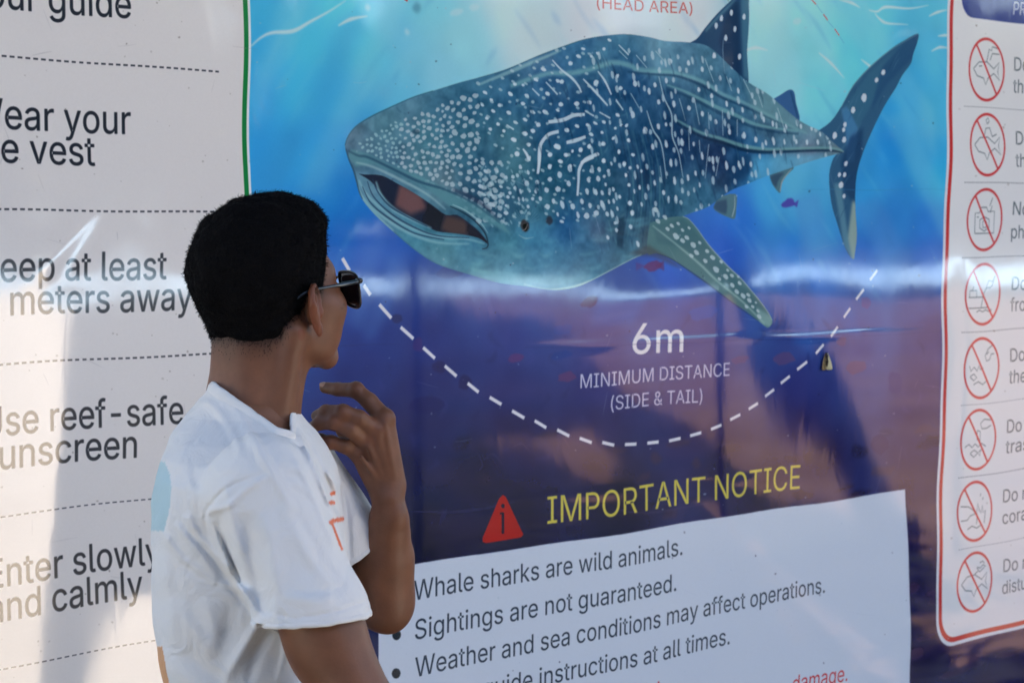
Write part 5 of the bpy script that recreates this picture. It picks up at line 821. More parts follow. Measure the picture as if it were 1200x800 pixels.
# ------------------------------------------------------------------ implicit surfaces -> meshes
def smin(a, b, k):
    h = np.clip(.5+.5*(b-a)/k, 0, 1); return b*(1-h)+a*h-k*h*(1-h)
def smax(a, b, k): return -smin(-a, -b, k)
def cap_(p, a, b, ra, rb=None):
    rb = ra if rb is None else rb
    a = np.asarray(a, np.float32); b = np.asarray(b, np.float32); ab = b-a
    t = np.clip(((p-a)@ab)/float(ab@ab), 0, 1).astype(np.float32)
    d = p-a-t[:, None]*ab
    return np.sqrt((d*d).sum(1))-(ra+(rb-ra)*t)
def ell(p, c, r, M=None):
    q = p-np.asarray(c, np.float32)
    if M is not None: q = q@np.asarray(M, np.float32).T
    r = np.asarray(r, np.float32)
    k0 = np.sqrt(((q/r)**2).sum(1)); k1 = np.sqrt(((q/(r*r))**2).sum(1))+1e-9
    return k0*(k0-1)/k1
def nets(vol, org, h):
    s = vol < 0
    c = s[:-1, :-1, :-1].astype(np.int8)
    tot = sum(s[i:s.shape[0]-1+i, j:s.shape[1]-1+j, k:s.shape[2]-1+k].astype(np.int8) for i in (0, 1) for j in (0, 1) for k in (0, 1))
    act = (tot > 0) & (tot < 8); idx = np.full(act.shape, -1, np.int64); ci = np.argwhere(act); idx[act] = np.arange(len(ci))
    acc = np.zeros((len(ci), 3)); cnt = np.zeros(len(ci))
    cor = [(0,0,0),(1,0,0),(0,1,0),(1,1,0),(0,0,1),(1,0,1),(0,1,1),(1,1,1)]
    cv = [vol[ci[:, 0]+a, ci[:, 1]+b, ci[:, 2]+d] for a, b, d in cor]
    for a, b in ((0,1),(2,3),(4,5),(6,7),(0,2),(1,3),(4,6),(5,7),(0,4),(1,5),(2,6),(3,7)):
        va, vb = cv[a], cv[b]; m_ = (va < 0) != (vb < 0)
        t = np.where(m_, va/np.where(va-vb == 0, 1, va-vb), 0)
        pa, pb = np.array(cor[a]), np.array(cor[b])
        acc += np.where(m_[:, None], pa+t[:, None]*(pb-pa), 0); cnt += m_
    V = (ci+acc/cnt[:, None])*h+org
    Q = []
    for ax in range(3):
        sl0 = [slice(None)]*3; sl1 = [slice(None)]*3; sl0[ax] = slice(0, -1); sl1[ax] = slice(1, None)
        a = s[tuple(sl0)]; b = s[tuple(sl1)]
        e = np.argwhere(a != b); o1, o2 = (ax+1) % 3, (ax+2) % 3
        ok = (e[:, o1] > 0) & (e[:, o2] > 0) & (e[:, o1] < vol.shape[o1]-1) & (e[:, o2] < vol.shape[o2]-1); e = e[ok]
        inside = s[e[:, 0], e[:, 1], e[:, 2]]
        def gi(d1, d2):
            q = e.copy(); q[:, o1] -= d1; q[:, o2] -= d2; return idx[q[:, 0], q[:, 1], q[:, 2]]
        A, B_, C_, D_ = gi(1, 1), gi(0, 1), gi(0, 0), gi(1, 0)
        F1 = np.stack([A, B_, C_, D_], 1); F2 = F1[:, ::-1]
        Q.append(np.where(inside[:, None], F1, F2))
    return V.astype(np.float32), np.concatenate(Q)
def mesh_sdf(f, lo, hi, h):
    lo = np.array(lo, float); n = [int(math.ceil((b-a)/h))+1 for a, b in zip(lo, hi)]
    c = 5                                       # coarse pass first, then only near the surface
    m_ = [k//c+2 for k in n]
    G3 = np.stack(np.meshgrid(*[lo[i]+np.arange(m_[i])*h*c for i in range(3)], indexing='ij'), -1).reshape(-1, 3).astype(np.float32)
    dc = f(G3).reshape(m_)
    ix = [np.minimum(np.round(np.arange(n[i])/c).astype(int), m_[i]-1) for i in range(3)]
    near = dc[np.ix_(*ix)]
    vol = near.astype(np.float32).copy(); mask = np.abs(near) < h*c*1.9+.004
    K = np.argwhere(mask); out = np.empty(len(K), np.float32)
    for s0 in range(0, len(K), 600000):
        kk = K[s0:s0+600000]; out[s0:s0+600000] = f((lo+kk*h).astype(np.float32))
    vol[mask] = out
    return nets(vol, lo, h)
def relax(V, Fq, it=1, lam=.5):
    E = np.concatenate([Fq[:, [0, 1]], Fq[:, [1, 2]], Fq[:, [2, 3]], Fq[:, [3, 0]]])
    for _ in range(it):
        S = np.zeros_like(V); n = np.zeros(len(V), np.float32)
        for a, b in ((0, 1), (1, 0)):
            for k_ in range(3): S[:, k_] += np.bincount(E[:, a], V[E[:, b], k_], len(V)).astype(np.float32)
            n += np.bincount(E[:, a], minlength=len(V))
        V = V+lam*(S/np.maximum(n, 1)[:, None]-V)
    return V
def keep(V, Fq, m_):
    """drop the vertices where m_ is False"""
    f = m_[Fq].all(1); Fq = Fq[f]; u, inv = np.unique(Fq.ravel(), return_inverse=True)
    return V[u], inv.reshape(-1, 4)

# ------------------------------------------------------------------ the person
ZP = 2.30
KS = ZP/2.40          # body sizes below were measured for 2.40
def capw(p, a, b, ra, rb=None): return cap_(p, a, b, ra*KS, None if rb is None else rb*KS)
def ellw(p, c, r): return ell(p, c, np.array(r)*KS)
f32 = lambda v: np.asarray(v, np.float32)
HY, HP = math.radians(40), math.radians(9)
Rh = np.array([math.cos(YAW), -math.sin(YAW), 0]); Fh = np.array([math.sin(YAW), math.cos(YAW), 0]); UP = np.array([0, 0, 1.0])
hx0 = Rh*math.cos(HY)+Fh*math.sin(HY); hy = np.cross(UP, hx0)
hx = hx0*math.cos(HP)+UP*math.sin(HP); hz = np.cross(hx, hy)
HC = P(309, 320, ZP)
HM = np.stack([hx, hy, hz])                                   # world -> head
def Hd(x, y, z): return HC+(hx*x+hy*y+hz*z)*KS
TA = math.radians(-4)
tf = Rh*math.cos(TA)+Fh*math.sin(TA); tl = np.cross(UP, tf)   # torso: forward, left
SH_R = P(300, 563, ZP-.185); EL_R = P(437, 858, ZP-.22); HA_R = P(470, 885, ZP+.10)
SH_L = P(352, 548, ZP+.19); EL_L = P(450, 703, ZP+.17); WR_L = P(456, 590, ZP+.12)
def S(px, py, Z=ZP+.13): return P(px, py, Z)

def head_sdf(p):
    q = ((p-f32(HC))@f32(HM).T)/np.float32(KS)
    s = .96
    e = lambda c, r: ell(q, np.array(c)*s, np.array(r)*s)
    ym = np.abs(q[:, 1]); qm = np.stack([q[:, 0], ym, q[:, 2]], 1)
    em = lambda c, r: ell(qm, np.array(c)*s, np.array(r)*s)
    cm = lambda a, b, ra, rb: cap_(qm, np.array(a)*s, np.array(b)*s, ra*s, rb*s)
    d = e((-.006, 0, .010), (.094, .076, .094))
    d = smin(d, e((.040, 0, -.050), (.058, .060, .075)), .03)
    d = smin(d, e((.070, 0, -.012), (.026, .052, .020)), .02)
    d = smin(d, em((.067, .048, -.060), (.026, .020, .024)), .025)
    d = smin(d, em((.050, .045, -.095), (.030, .018, .030)), .02)
    d = smin(d, cm((.006, .056, -.088), (.070, .020, -.134), .015, .013), .022)
    d = smin(d, e((.078, 0, -.132), (.018, .022, .015)), .018)
    d = smin(d, e((.082, 0, -.100), (.020, .028, .020)), .018)
    d = smax(d, -em((.103, .031, -.036), (.014, .017, .011)), .012)
    d = smin(d, em((.086, .031, -.037), (.013, .013, .012)), .004)                     # eyeballs behind the glasses
    d = smin(d, cap_(q, f32((.092*s, 0, -.020*s)), f32((.118*s, 0, -.062*s)), .007, .010), .012)
    d = smin(d, em((.103, .012, -.068), (.011, .008, .007)), .008)
    d = smin(d, e((.103, 0, -.089), (.008, .022, .0055)), .006); d = smin(d, e((.101, 0, -.100), (.008, .019, .006)), .005)
    d = smax(d, -e((.112, 0, -.0945), (.008, .026, .0012)), .003)
    return d*KS
EARC = np.array([.028, -.0775, -.052])
def ear_sdf(p, side=-1):
    q = ((p-f32(HC))@f32(HM).T)/np.float32(KS)
    if side > 0: q = q*f32([1, -1, 1])
    q = q-f32(EARC)
    a = math.radians(41); ux = f32([-math.cos(a), -math.sin(a), 0]); un = f32([-math.sin(a), math.cos(a), 0])
    u = q@ux; n = q@un; z = q[:, 2]            # u runs from the front root to the outer rim
    rim = []
    t = np.linspace(-.25, math.pi*1.28, 15)
    pts = [(.011+.015*math.cos(k)*(1.0 if math.sin(k) > -.2 else .8), .012+.023*math.sin(k)) for k in t]
    d = np.full(len(p), 9, np.float32)
    Q3 = np.stack([u, z, n], 1)
    for a0, b0 in zip(pts[:-1], pts[1:]): d = np.minimum(d, cap_(Q3, (a0[0], a0[1], 0), (b0[0], b0[1], 0), .0034))
    d = smin(d, cap_(Q3, (.024, .012, 0), (.014, -.018, .001), .0036, .004), .004)
    d = smin(d, ell(Q3, (.010, -.023, .001), (.0085, .0105, .0048)), .006)
    d = smin(d, ell(Q3, (.012, .006, .005), (.0145, .026, .0035)), .005)
    d = smin(d, cap_(Q3, (.014, .022, -.001), (.013, -.008, -.001), .0026), .004)
    d = smin(d, ell(Q3, (.000, -.002, -.001), (.004, .007, .004)), .004)
    d = smin(d, ell(Q3, (.000, .004, .010), (.010, .022, .009)), .008)
    return d*KS
NK0 = Hd(-.022, 0, -.050); NK1 = P(295, 505, ZP)
NF0 = P(326, 425, ZP+.01); NF1 = P(299, 505, ZP)
def neck_sdf(p):
    d = capw(p, NK0, NK1, .054, .059)
    d = smin(d, capw(p, P(291, 480, ZP), P(286, 520, ZP), .047, .066), .03)
    d = smin(d, capw(p, P(304, 508, ZP), P(312, 540, ZP), .036, .05), .03)
    d = smin(d, capw(p, NF0, NF1, .040, .044), .02)
    d = smin(d, capw(p, Hd(-.005, -.062, -.075), P(325, 512, ZP-.03), .014, .012), .02)      # neck muscle under the ear
    return d
def headneck(p):
    d = smin(head_sdf(p), neck_sdf(p), .018)
    for sd_ in (-1, 1): d = smin(d, ear_sdf(p, sd_), .004)
    return d
# fingers of the raised left hand: joints from knuckle to tip, with radii
FING = [[(451,491,.105,.0135),(433,470,.11,.0112),(417,457,.115,.0108),(396,456,.13,.0092),(381,454,.14,.0080)],
        [(441,505,.10,.0130),(421,490,.085,.0112),(402,483,.08,.0106),(382,482,.095,.0092),(371,487,.115,.0078)],
        [(431,518,.105,.0125),(411,503,.085,.0110),(392,495,.082,.0100),(374,496,.095,.0088),(365,501,.110,.0076)],
        [(420,531,.115,.0118),(404,522,.10,.0102),(388,518,.097,.0092),(376,515,.105,.0082),(368,515,.115,.0072)]]
THB = [(444,562,.135,.0150),(424,535,.165,.0130),(404,505,.18,.0110),(390,486,.18,.0088)]
def arm_l(p):
    w = WR_L
    d = capw(p, EL_L, S(453, 655, ZP+.15), .0285, .0335)
    d = smin(d, capw(p, S(451, 660, ZP+.155), S(456, 612, ZP+.125), .0335, .0240), .03)
    d = smin(d, capw(p, S(456, 620, ZP+.13), S(456, 583, ZP+.115), .0235, .0215), .02)
    d = smin(d, ellw(p, S(457, 719, ZP+.165), (.017, .018, .020)), .016)
    d = smin(d, capw(p, EL_L, SH_L, .041, .047), .03)
    d = smin(d, ellw(p, S(465, 603, ZP+.108), (.010, .010, .014)), .012)
    for (mx, my, mz, mr), (cx_, cy_) in zip([f_[0] for f_ in FING], ((463,566),(458,570),(452,573),(447,577))):
        d = smin(d, capw(p, P(cx_, cy_, ZP+.118), P(mx, my, ZP+mz), .0150, mr), .011)
    d = smin(d, ellw(p, P(447, 545, ZP+.130), (.022, .014, .026)), .02)
    for (tx_, ty_), (ux_, uy_) in (((462,558),(451,496)),((456,560),(442,510)),((450,563),(432,523)),((446,566),(423,535))):
        d = smin(d, capw(p, P(tx_, ty_, ZP+.1055), P(ux_, uy_, ZP+.0905), .0034, .0030), .0045)
    for fg in FING+[THB]:
        df = None
        for a, b in zip(fg[:-1], fg[1:]):
            c_ = capw(p, P(a[0], a[1], ZP+a[2]), P(b[0], b[1], ZP+b[2]), a[3], b[3]); df = c_ if df is None else smin(df, c_, .004)
        d = smin(d, df, .0055)
    for x, y, z_, r_ in ((452,489,.101,.0118),(443,503,.097,.0112),(433,516,.100,.0108),(422,530,.107,.0104),(417.5,456,.113,.0104),(402,483,.079,.0102),(392,495,.082,.0095),(388,518,.097,.0089)):
        d = smin(d, ellw(p, P(x, y, ZP+z_), (r_, r_, r_)), .004)
    return d
FR = [(.0, .020), (.022, .006), (.024, -.014), (.018, -.032)]
def arm_r(p):
    d = capw(p, SH_R, EL_R, .046, .041)
    d = smin(d, ellw(p, P(376, 735, ZP-.20), (.043, .043, .07)), .03)
    mid = (EL_R+HA_R)/2
    d = smin(d, capw(p, EL_R, mid, .040, .036), .03); d = smin(d, capw(p, mid, HA_R, .036, .022), .02)
    ax = (HA_R-EL_R); ax = ax/np.linalg.norm(ax); sx_ = np.cross(ax, UP); sx_ /= np.linalg.norm(sx_)
    d = smin(d, capw(p, HA_R, HA_R+ax*.07, .022, .026), .02)
    for i in range(4):
        b0 = HA_R+ax*.075+UP*(.028-.019*i); b1 = b0+ax*.035-sx_*.01+UP*.004; b2 = b1+ax*.012-sx_*.03
        d = smin(d, capw(p, b0, b1, .0095, .009), .006); d = smin(d, capw(p, b1, b2, .009, .0075), .004)
    d = smin(d, capw(p, HA_R+ax*.02+UP*.02, HA_R+ax*.06+UP*.055-sx_*.02, .013, .009), .01)
    return d
PXm = ZP/FPX
rows = [(448,46,.058,296),(462,52,.060,293),(472,58,.064,290),(484,66,.074,287),(496,74,.098,286),(508,82,.128,287),(526,90,.158,289),(548,98,.178,291),(580,105,.182,293),(620,109,.178,294),(700,111,.168,295),(760,108,.160,296),(810,102,.155,300),(900,100,.155,305),(1010,104,.165,305),(1060,104,.165,305)]
rz = np.array([P(r[3], r[0], ZP)[2] for r in rows])[::-1]
ra = np.array([r[1]*PXm for r in rows])[::-1]; rb = np.array([r[2]*KS for r in rows])[::-1]
rc = np.array([float((P(r[3], r[0], ZP)-P(295, 600, ZP))@tf) for r in rows])[::-1]
TC = P(295, 600, ZP)
def torso(p, inset=0.0):
    q = p-f32(TC); u = q@f32(tf); v = q@f32(tl); z = p[:, 2]
    a = np.interp(z, rz, ra).astype(np.float32)-inset; b = np.interp(z, rz, rb).astype(np.float32)-inset; c = np.interp(z, rz, rc).astype(np.float32)
    u = u-c
    e_ = 2.25
    k = (np.abs(u/a)**e_+np.abs(v/b)**e_)**(1/e_)+1e-6
    gk = np.sqrt((u/(a*a))**2+(v/(b*b))**2)/k+1e-6
    return np.clip((k-1)/gk, -.08, .3)*.92
HIP = rz[0]
def leg_sdf(p):
    d = None
    for s_ in (-1, 1):
        hip = TC+tl*(.095*s_)+tf*.005; hip[2] = .86
        kn = hip+tf*(.02+.02*s_); kn[2] = .46; an_ = hip+tf*(-.01+.03*s_)+tl*.02*s_; an_[2] = .075
        c_ = smin(cap_(p, hip, kn, .085, .056), cap_(p, kn, an_, .054, .034), .03)
        c_ = smin(c_, ell(p, kn*.55+an_*.45-tf*.015, (.048, .048, .09)), .03)
        ft = an_+tf*.15; ft[2] = .028; an2 = an_.copy(); an2[2] = .035
        c_ = smin(c_, cap_(p, an2-tf*.03, ft, .034, .030), .02)
        d = c_ if d is None else np.minimum(d, c_)
    d = np.maximum(d, -p[:, 2]+.022)
    return d
def body_rest(p):
    d = torso(p, .013)
    d = np.maximum(d, p[:, 2]-float(P(295, 478, ZP)[2]))
    d = smin(d, cap_(p, P(290, 480, ZP), P(292, 560, ZP), .056, .07), .03)
    d = smin(d, leg_sdf(p), .03)
    return d
def bbox(pts, pad):
    A = np.array(pts); return A.min(0)-pad, A.max(0)+pad
parts = []
lo, hi = bbox([HC, NK1], .13); lo[2] = P(290, 518, ZP)[2]; hi[2] = HC[2]+.12
parts.append(mesh_sdf(headneck, lo, hi, .0021))
lo, hi = bbox([EL_L, WR_L, P(360, 450, ZP+.14), P(475, 500, ZP+.1), SH_L, P(470, 745, ZP+.17)], .05)
parts.append(mesh_sdf(arm_l, lo, hi, .0017))
lo, hi = bbox([SH_R, EL_R, HA_R, HA_R+(HA_R-EL_R)*.6], .07); parts.append(mesh_sdf(arm_r, lo, hi, .003))
lo, hi = bbox([TC], .26); lo[2] = .0; hi[2] = P(290, 465, ZP)[2]; parts.append(mesh_sdf(body_rest, lo, hi, .007))
V = []; Fq = []; n = 0
for v, f_ in parts:
    v = relax(v, f_, 1, .4); V.append(v); Fq.append(f_+n); n += len(v)
V = np.concatenate(V); Fq = np.concatenate(Fq)

def mat_skin():
    M = mat('skin', (.235, .118, .068), .48, .45, 1.42, sss=.12)
    nt = M.node_tree; b = nt.nodes['Principled BSDF']
    at = nt.nodes.new('ShaderNodeVertexColor'); at.layer_name = 'tone'
    tc = nt.nodes.new('ShaderNodeTexCoord'); n_ = nt.nodes.new('ShaderNodeTexNoise'); n_.inputs['Scale'].default_value = 38; n_.inputs['Detail'].default_value = 6; nt.links.new(tc.outputs['Object'], n_.inputs[0])
    r_ = nt.nodes.new('ShaderNodeMapRange'); r_.inputs[1].default_value = .3; r_.inputs[2].default_value = .7; r_.inputs[3].default_value = .84; r_.inputs[4].default_value = 1.13; nt.links.new(n_.outputs[0], r_.inputs[0])
    x = nt.nodes.new('ShaderNodeVectorMath'); x.operation = 'SCALE'; nt.links.new(at.outputs[0], x.inputs[0]); nt.links.new(r_.outputs[0], x.inputs['Scale']); nt.links.new(x.outputs[0], b.inputs['Base Color'])
    n2 = nt.nodes.new('ShaderNodeTexNoise'); n2.inputs['Scale'].default_value = 420; n2.inputs['Detail'].default_value = 3; nt.links.new(tc.outputs['Object'], n2.inputs[0])
    v2 = nt.nodes.new('ShaderNodeTexVoronoi'); v2.inputs['Scale'].default_value = 260; nt.links.new(tc.outputs['Object'], v2.inputs[0])
    ad = nt.nodes.new('ShaderNodeMath'); ad.operation = 'ADD'; nt.links.new(n2.outputs[0], ad.inputs[0]); nt.links.new(v2.outputs[0], ad.inputs[1])
    bp = nt.nodes.new('ShaderNodeBump'); bp.inputs['Strength'].default_value = .12; bp.inputs['Distance'].default_value = .0008; nt.links.new(ad.outputs[0], bp.inputs['Height']); nt.links.new(bp.outputs[0], b.inputs['Normal'])
    return M
M_SKIN = mat_skin()
def colour_attr(o, name, C3):
    a = o.data.color_attributes.new(name, 'FLOAT_COLOR', 'POINT'); c4 = np.ones((len(C3), 4), np.float32); c4[:, :3] = C3; a.data.foreach_set('color', c4.ravel())
base = P(295, 600, ZP).copy(); base[2] = 0
person = empty('person', base, label='person with short black hair in white t-shirt, hand raised to the chin', cat='person')
tone = np.tile(f32((.175, .074, .040)), (len(V), 1))
qh = (V-f32(HC))@f32(HM).T/np.float32(KS)
ear = (np.abs(np.abs(qh[:, 1])-.082) < .02) & (np.abs(qh[:, 0]-.012) < .03) & (np.abs(qh[:, 2]+.05) < .04)
tone[ear & (np.abs(qh[:, 1]) > .076)] *= f32((1.0, .74, .68))
lips = ell(qh, (.099, 0, -.091), (.012, .024, .014)) < 0; tone[lips] *= f32((1.1, .75, .75))
for x, y, z_ in ((452,488,.1),(443,502,.095),(433,515,.098),(422,529,.106),(417,456,.112),(402,483,.077),(392,495,.08),(388,518,.095),(465,712,.165)):
    d = np.linalg.norm(V-f32(P(x, y, ZP+z_)), axis=1); tone *= (1-(.16*np.exp(-(d/.012)**2))[:, None]*f32((.3, 1, 1.1)))
for x, y, z_ in ((378,452.5,.125),):            # pale nail of the pointing finger
    d = np.linalg.norm(V-f32(P(x, y, ZP+z_)), axis=1); tone += (.07*np.exp(-(d/.006)**4))[:, None]*f32((1, .85, .75))
moles = ((403, 357), (401, 361))
px_, py_, pz_ = proj(V.astype(np.float64))
for mx, my in moles: tone *= (1-.5*np.exp(-((px_-mx)**2+(py_-my)**2)/2.0)*(pz_ < ZP+.02))[:, None].astype(np.float32)
body_ob = mesh_obj('body', V, Fq, M_SKIN, person)

# hair: a close cap over the skull plus short strands all over it
def hair_sdf(p):
    q = ((p-f32(HC))@f32(HM).T)/np.float32(KS); x, y, z = q[:, 0], q[:, 1], q[:, 2]
    n_ = .0030*np.sin(x*95+1.3*np.sin(z*60))*np.sin(y*88+z*30)*np.sin(z*84+.5)+.0016*np.sin(x*210+y*160)*np.sin(z*190-y*120)
    d = ell(q, (-.006, 0, .008), (.0985, .0830, .0945))-n_*.9
    d = smin(d, ell(q, (.035, 0, .050), (.060, .064, .050))-n_, .02)                    # fuller front
    d = smin(d, ell(q, (-.032, 0, -.055), (.050, .059, .062))-n_, .025)                # down to the nape
    zl = np.interp(x, [-.12, -.09, -.065, -.035, -.012, .004, .014, .030, .042, .052, .062, .075, .11], [-.116, -.116, -.113, -.106, -.090, -.068, -.030, -.034, -.040, -.015, .012, .045, .075]).astype(np.float32)
    d = smax(d, zl-z+n_*.6, .006)
    return d*KS
hd_ = np.clip(hair_sdf(V), 0, 1); hn_ = 1-.72*np.exp(-(hd_/.0085)**1.3); qz = (V-f32(HC))@f32(HM).T
fade = (qz[:, 0] < .055) & (np.abs(np.linalg.norm(qz, axis=1)) < .16); tone[fade] *= hn_[fade][:, None]
colour_attr(body_ob, 'tone', tone)
lo, hi = bbox([HC], .14)
hv, hf = mesh_sdf(hair_sdf, lo, hi, .0026)
M_HAIR = mat('black_hair', (.004, .004, .0045), .9, .06, bump=(190, .8, .004))
hair = mesh_obj('hair', hv, hf, M_HAIR, person)
tri = hf; nrm = np.cross(hv[tri[:, 1]]-hv[tri[:, 0]], hv[tri[:, 2]]-hv[tri[:, 0]]); ar = np.linalg.norm(nrm, axis=1); nrm /= ar[:, None]+1e-12
cen = hv[tri].mean(1); cen_in = np.linalg.norm((cen-f32(HC)), axis=1)
ok = (ell(cen, HC, (.08, .08, .08)) > -.02) & ((hair_sdf(cen+nrm*.004) > .001)); 
kk = np.argwhere(ok).ravel(); pick = rng.choice(kk, 26000)
c0 = cen[pick]+rng.normal(0, .001, (26000, 3)); nn = nrm[pick]
# combed slightly forward and down
fl = f32(hx)*.25-f32(hz)*.25
dirn = nn*rng.uniform(.2, .8, (26000, 1))+fl*1.0+rng.normal(0, .38, (26000, 3)); dirn /= np.linalg.norm(dirn, axis=1)[:, None]
sd2 = np.cross(dirn, rng.normal(size=(26000, 3))); sd2 /= np.linalg.norm(sd2, axis=1)[:, None]
L = rng.uniform(.002, .0055, (26000, 1)); w = .0003
b0 = c0-nn*.001; b1 = c0+dirn*L*.6; b2 = c0+dirn*L+nn*-.0008
SV = np.stack([b0-sd2*w, b0+sd2*w, b1+sd2*w*.8, b1-sd2*w*.8, b2, b2+sd2*w*.2], 1).reshape(-1, 3)
i0 = np.arange(26000)[:, None]*6
SF = np.concatenate([i0+[0, 1, 2, 3], i0+[3, 2, 5, 4]])
fk = np.argwhere(fade & (hd_ > .0005) & (hd_ < .012) & (qz[:, 0] < .03)).ravel()
if len(fk):
    nf = 5200; fp = rng.choice(fk, nf); fp = fp[rng.random(nf) < np.exp(-hd_[fp]/.0045)]; nf = len(fp)
    pc = V[fp]+rng.normal(0, .0008, (nf, 3)); on = pc-HC; on /= np.linalg.norm(on, axis=1)[:, None]
    dv = -hz*.8+on*.45+rng.normal(0, .25, (nf, 3)); dv /= np.linalg.norm(dv, axis=1)[:, None]; sdv = np.cross(dv, on); sdv /= np.linalg.norm(sdv, axis=1)[:, None]
    Lf = rng.uniform(.0015, .0035, (nf, 1)); q0 = pc-on*.0004
    V2 = np.stack([q0-sdv*.00022, q0+sdv*.00022, q0+dv*Lf*.6+sdv*.0002, q0+dv*Lf*.6-sdv*.0002, q0+dv*Lf, q0+dv*Lf+sdv*.0001], 1).reshape(-1, 3)
    j0 = np.arange(nf)[:, None]*6+len(SV); SF = np.concatenate([SF, j0+[0, 1, 2, 3], j0+[3, 2, 5, 4]]); SV = np.concatenate([SV, V2])
st_ = mesh_obj('strands', SV, SF, M_HAIR, person, smooth=False); st_.parent = hair; st_.matrix_parent_inverse = Matrix.Identity(4); hair_loc = hair.matrix_world
st_['kind'] = 'stuff'

# nails of the fingers that show theirs
M_NAIL = mat('fingernail', (.42, .24, .17), .3)
for (ax_, ay_, az_), (bx_, by_, bz_), rr2 in (((381,454,.14),(392,456,.132),.0078),):
    c_ = P(ax_, ay_, ZP+az_); dd = P(bx_, by_, ZP+bz_)-c_; dd /= np.linalg.norm(dd); nn_ = -Fh*.75+UP*.66; nn_ -= dd*(nn_@dd); nn_ /= np.linalg.norm(nn_); ss_ = np.cross(dd, nn_)
    VV = []; 
    for i in range(9):
        for j in range(9):
            u_, v_ = (i/4-1), (j/4-1); f_ = 1-.28*(abs(u_)**3)*(abs(v_)**2)
            VV.append(c_+dd*(.0052*u_*f_-.0005)+ss_*(.0046*v_*f_)+nn_*((rr2-.0002)*KS+.0008-.0019*v_*v_-.0006*u_*u_))
    FF = [(i*9+j, i*9+j+1, (i+1)*9+j+1, (i+1)*9+j) for i in range(8) for j in range(8)]
    no = mesh_obj('fingernail', VV, FF, M_NAIL, person); no.modifiers.new('s', 'SOLIDIFY').thickness = .0005

# t-shirt -----------------------------------------------------------------
CUFF_R = P(368, 724, ZP-.19); CUFF_L = P(421, 640, ZP+.18)
folds = [  # photo-space fold lines on the near side: points, height (m), half-width (px)
 ([(272,475),(300,520),(322,560),(345,600)], .0030, 5), ([(229,466),(250,478),(268,500),(285,540)], .0022, 5), ([(236,472),(262,500),(275,530)], -.0016, 4),
 ([(318,556),(290,572),(268,592),(246,598),(240,602)], .0024, 3.5), ([(218,602),(232,627),(262,662),(300,718)], .0042, 4), ([(226,620),(250,655),(275,690),(296,716)], -.0045, 6),
 ([(190,622),(215,655),(255,684)], .0036, 4), ([(205,612),(228,640),(256,676)], .0026, 3.5), ([(198,632),(222,662),(250,682)], -.003, 5), ([(256,682),(285,692),(303,722)], .0028, 4),
 ([(243,600),(258,640),(272,672)], .0026, 4), ([(250,600),(270,650),(292,690)], -.003, 6), ([(215,540),(225,580),(222,610)], .0016, 6), ([(262,560),(272,610),(286,650)], .0022, 5),
 ([(288,600),(296,650),(306,700),(310,722)], -.0055, 9), ([(310,600),(322,660),(330,718)], .0024, 7), ([(330,590),(352,630),(372,665),(392,690)], .0024, 7), ([(345,600),(372,648),(402,690)], -.0018, 6), ([(330,700),(360,702),(390,700)], .0022, 8), ([(345,690),(375,694),(405,684)], -.0020, 5),
 ([(306,726),(285,760),(262,800)], .0045, 7), ([(316,735),(300,765),(290,800)], -.004, 6), ([(340,742),(334,770),(326,802)], .0040, 5), ([(352,745),(352,775),(350,802)], -.0035, 5), ([(364,760),(368,785),(370,805)], .003, 5),
 ([(200,700),(225,735),(250,770)], .0020, 9), ([(190,650),(198,700),(206,760)], .0020, 7), ([(238,700),(252,740),(254,772)], .0022, 8), ([(215,760),(240,785),(262,800)], -.002, 8), ([(272,700),(268,740),(250,775)], -.0025, 9),
 ([(347,500),(368,545),(384,585),(396,610)], .0026, 3), ([(352,496),(374,540),(392,585),(402,612)], -.0022, 3), ([(358,508),(384,552),(400,590)], .0022, 3), ([(343,512),(362,552),(380,592),(394,628)], -.0024, 4), ([(338,520),(358,560),(378,604),(392,640)], .0028, 4),
 ([(350,510),(362,530),(388,560),(398,575)], .002, 3), ([(333,560),(352,570),(370,585)], .0020, 5), ([(322,540),(348,548),(366,566)], .0018, 6), ([(300,500),(322,515),(340,525)], .0018, 5), ([(415,600),(428,612),(434,624)], .0018, 4), ([(398,568),(405,592),(408,618),(410,655)], -.0060, 4),
 ([(318,553),(290,561),(264,573),(246,592),(240,606),(246,632)], -.0022, 1.8), ([(268,470),(285,490),(305,520),(328,556),(345,580)], .0012, 1.6), ([(301,711),(345,724),(400,714),(434,701)], -.0016, 1.5)]
def polyd(px, py, pts, taper=False):
    d = np.full(len(px), 1e9); ns_ = len(pts)-1; tt = np.zeros(len(px))
    for i_, ((x0, y0), (x1, y1)) in enumerate(zip(pts[:-1], pts[1:])):
        dx, dy = x1-x0, y1-y0; t = np.clip(((px-x0)*dx+(py-y0)*dy)/(dx*dx+dy*dy), 0, 1)
        e_ = np.hypot(px-x0-t*dx, py-y0-t*dy); tt = np.where(e_ < d, (i_+t)/ns_, tt); d = np.minimum(d, e_)
    return (d, np.sin(np.pi*np.clip(tt, 0, 1))**.6) if taper else d
WN = np.array([(P(318, 557, ZP-.2)), (P(240, 600, ZP-.17))])
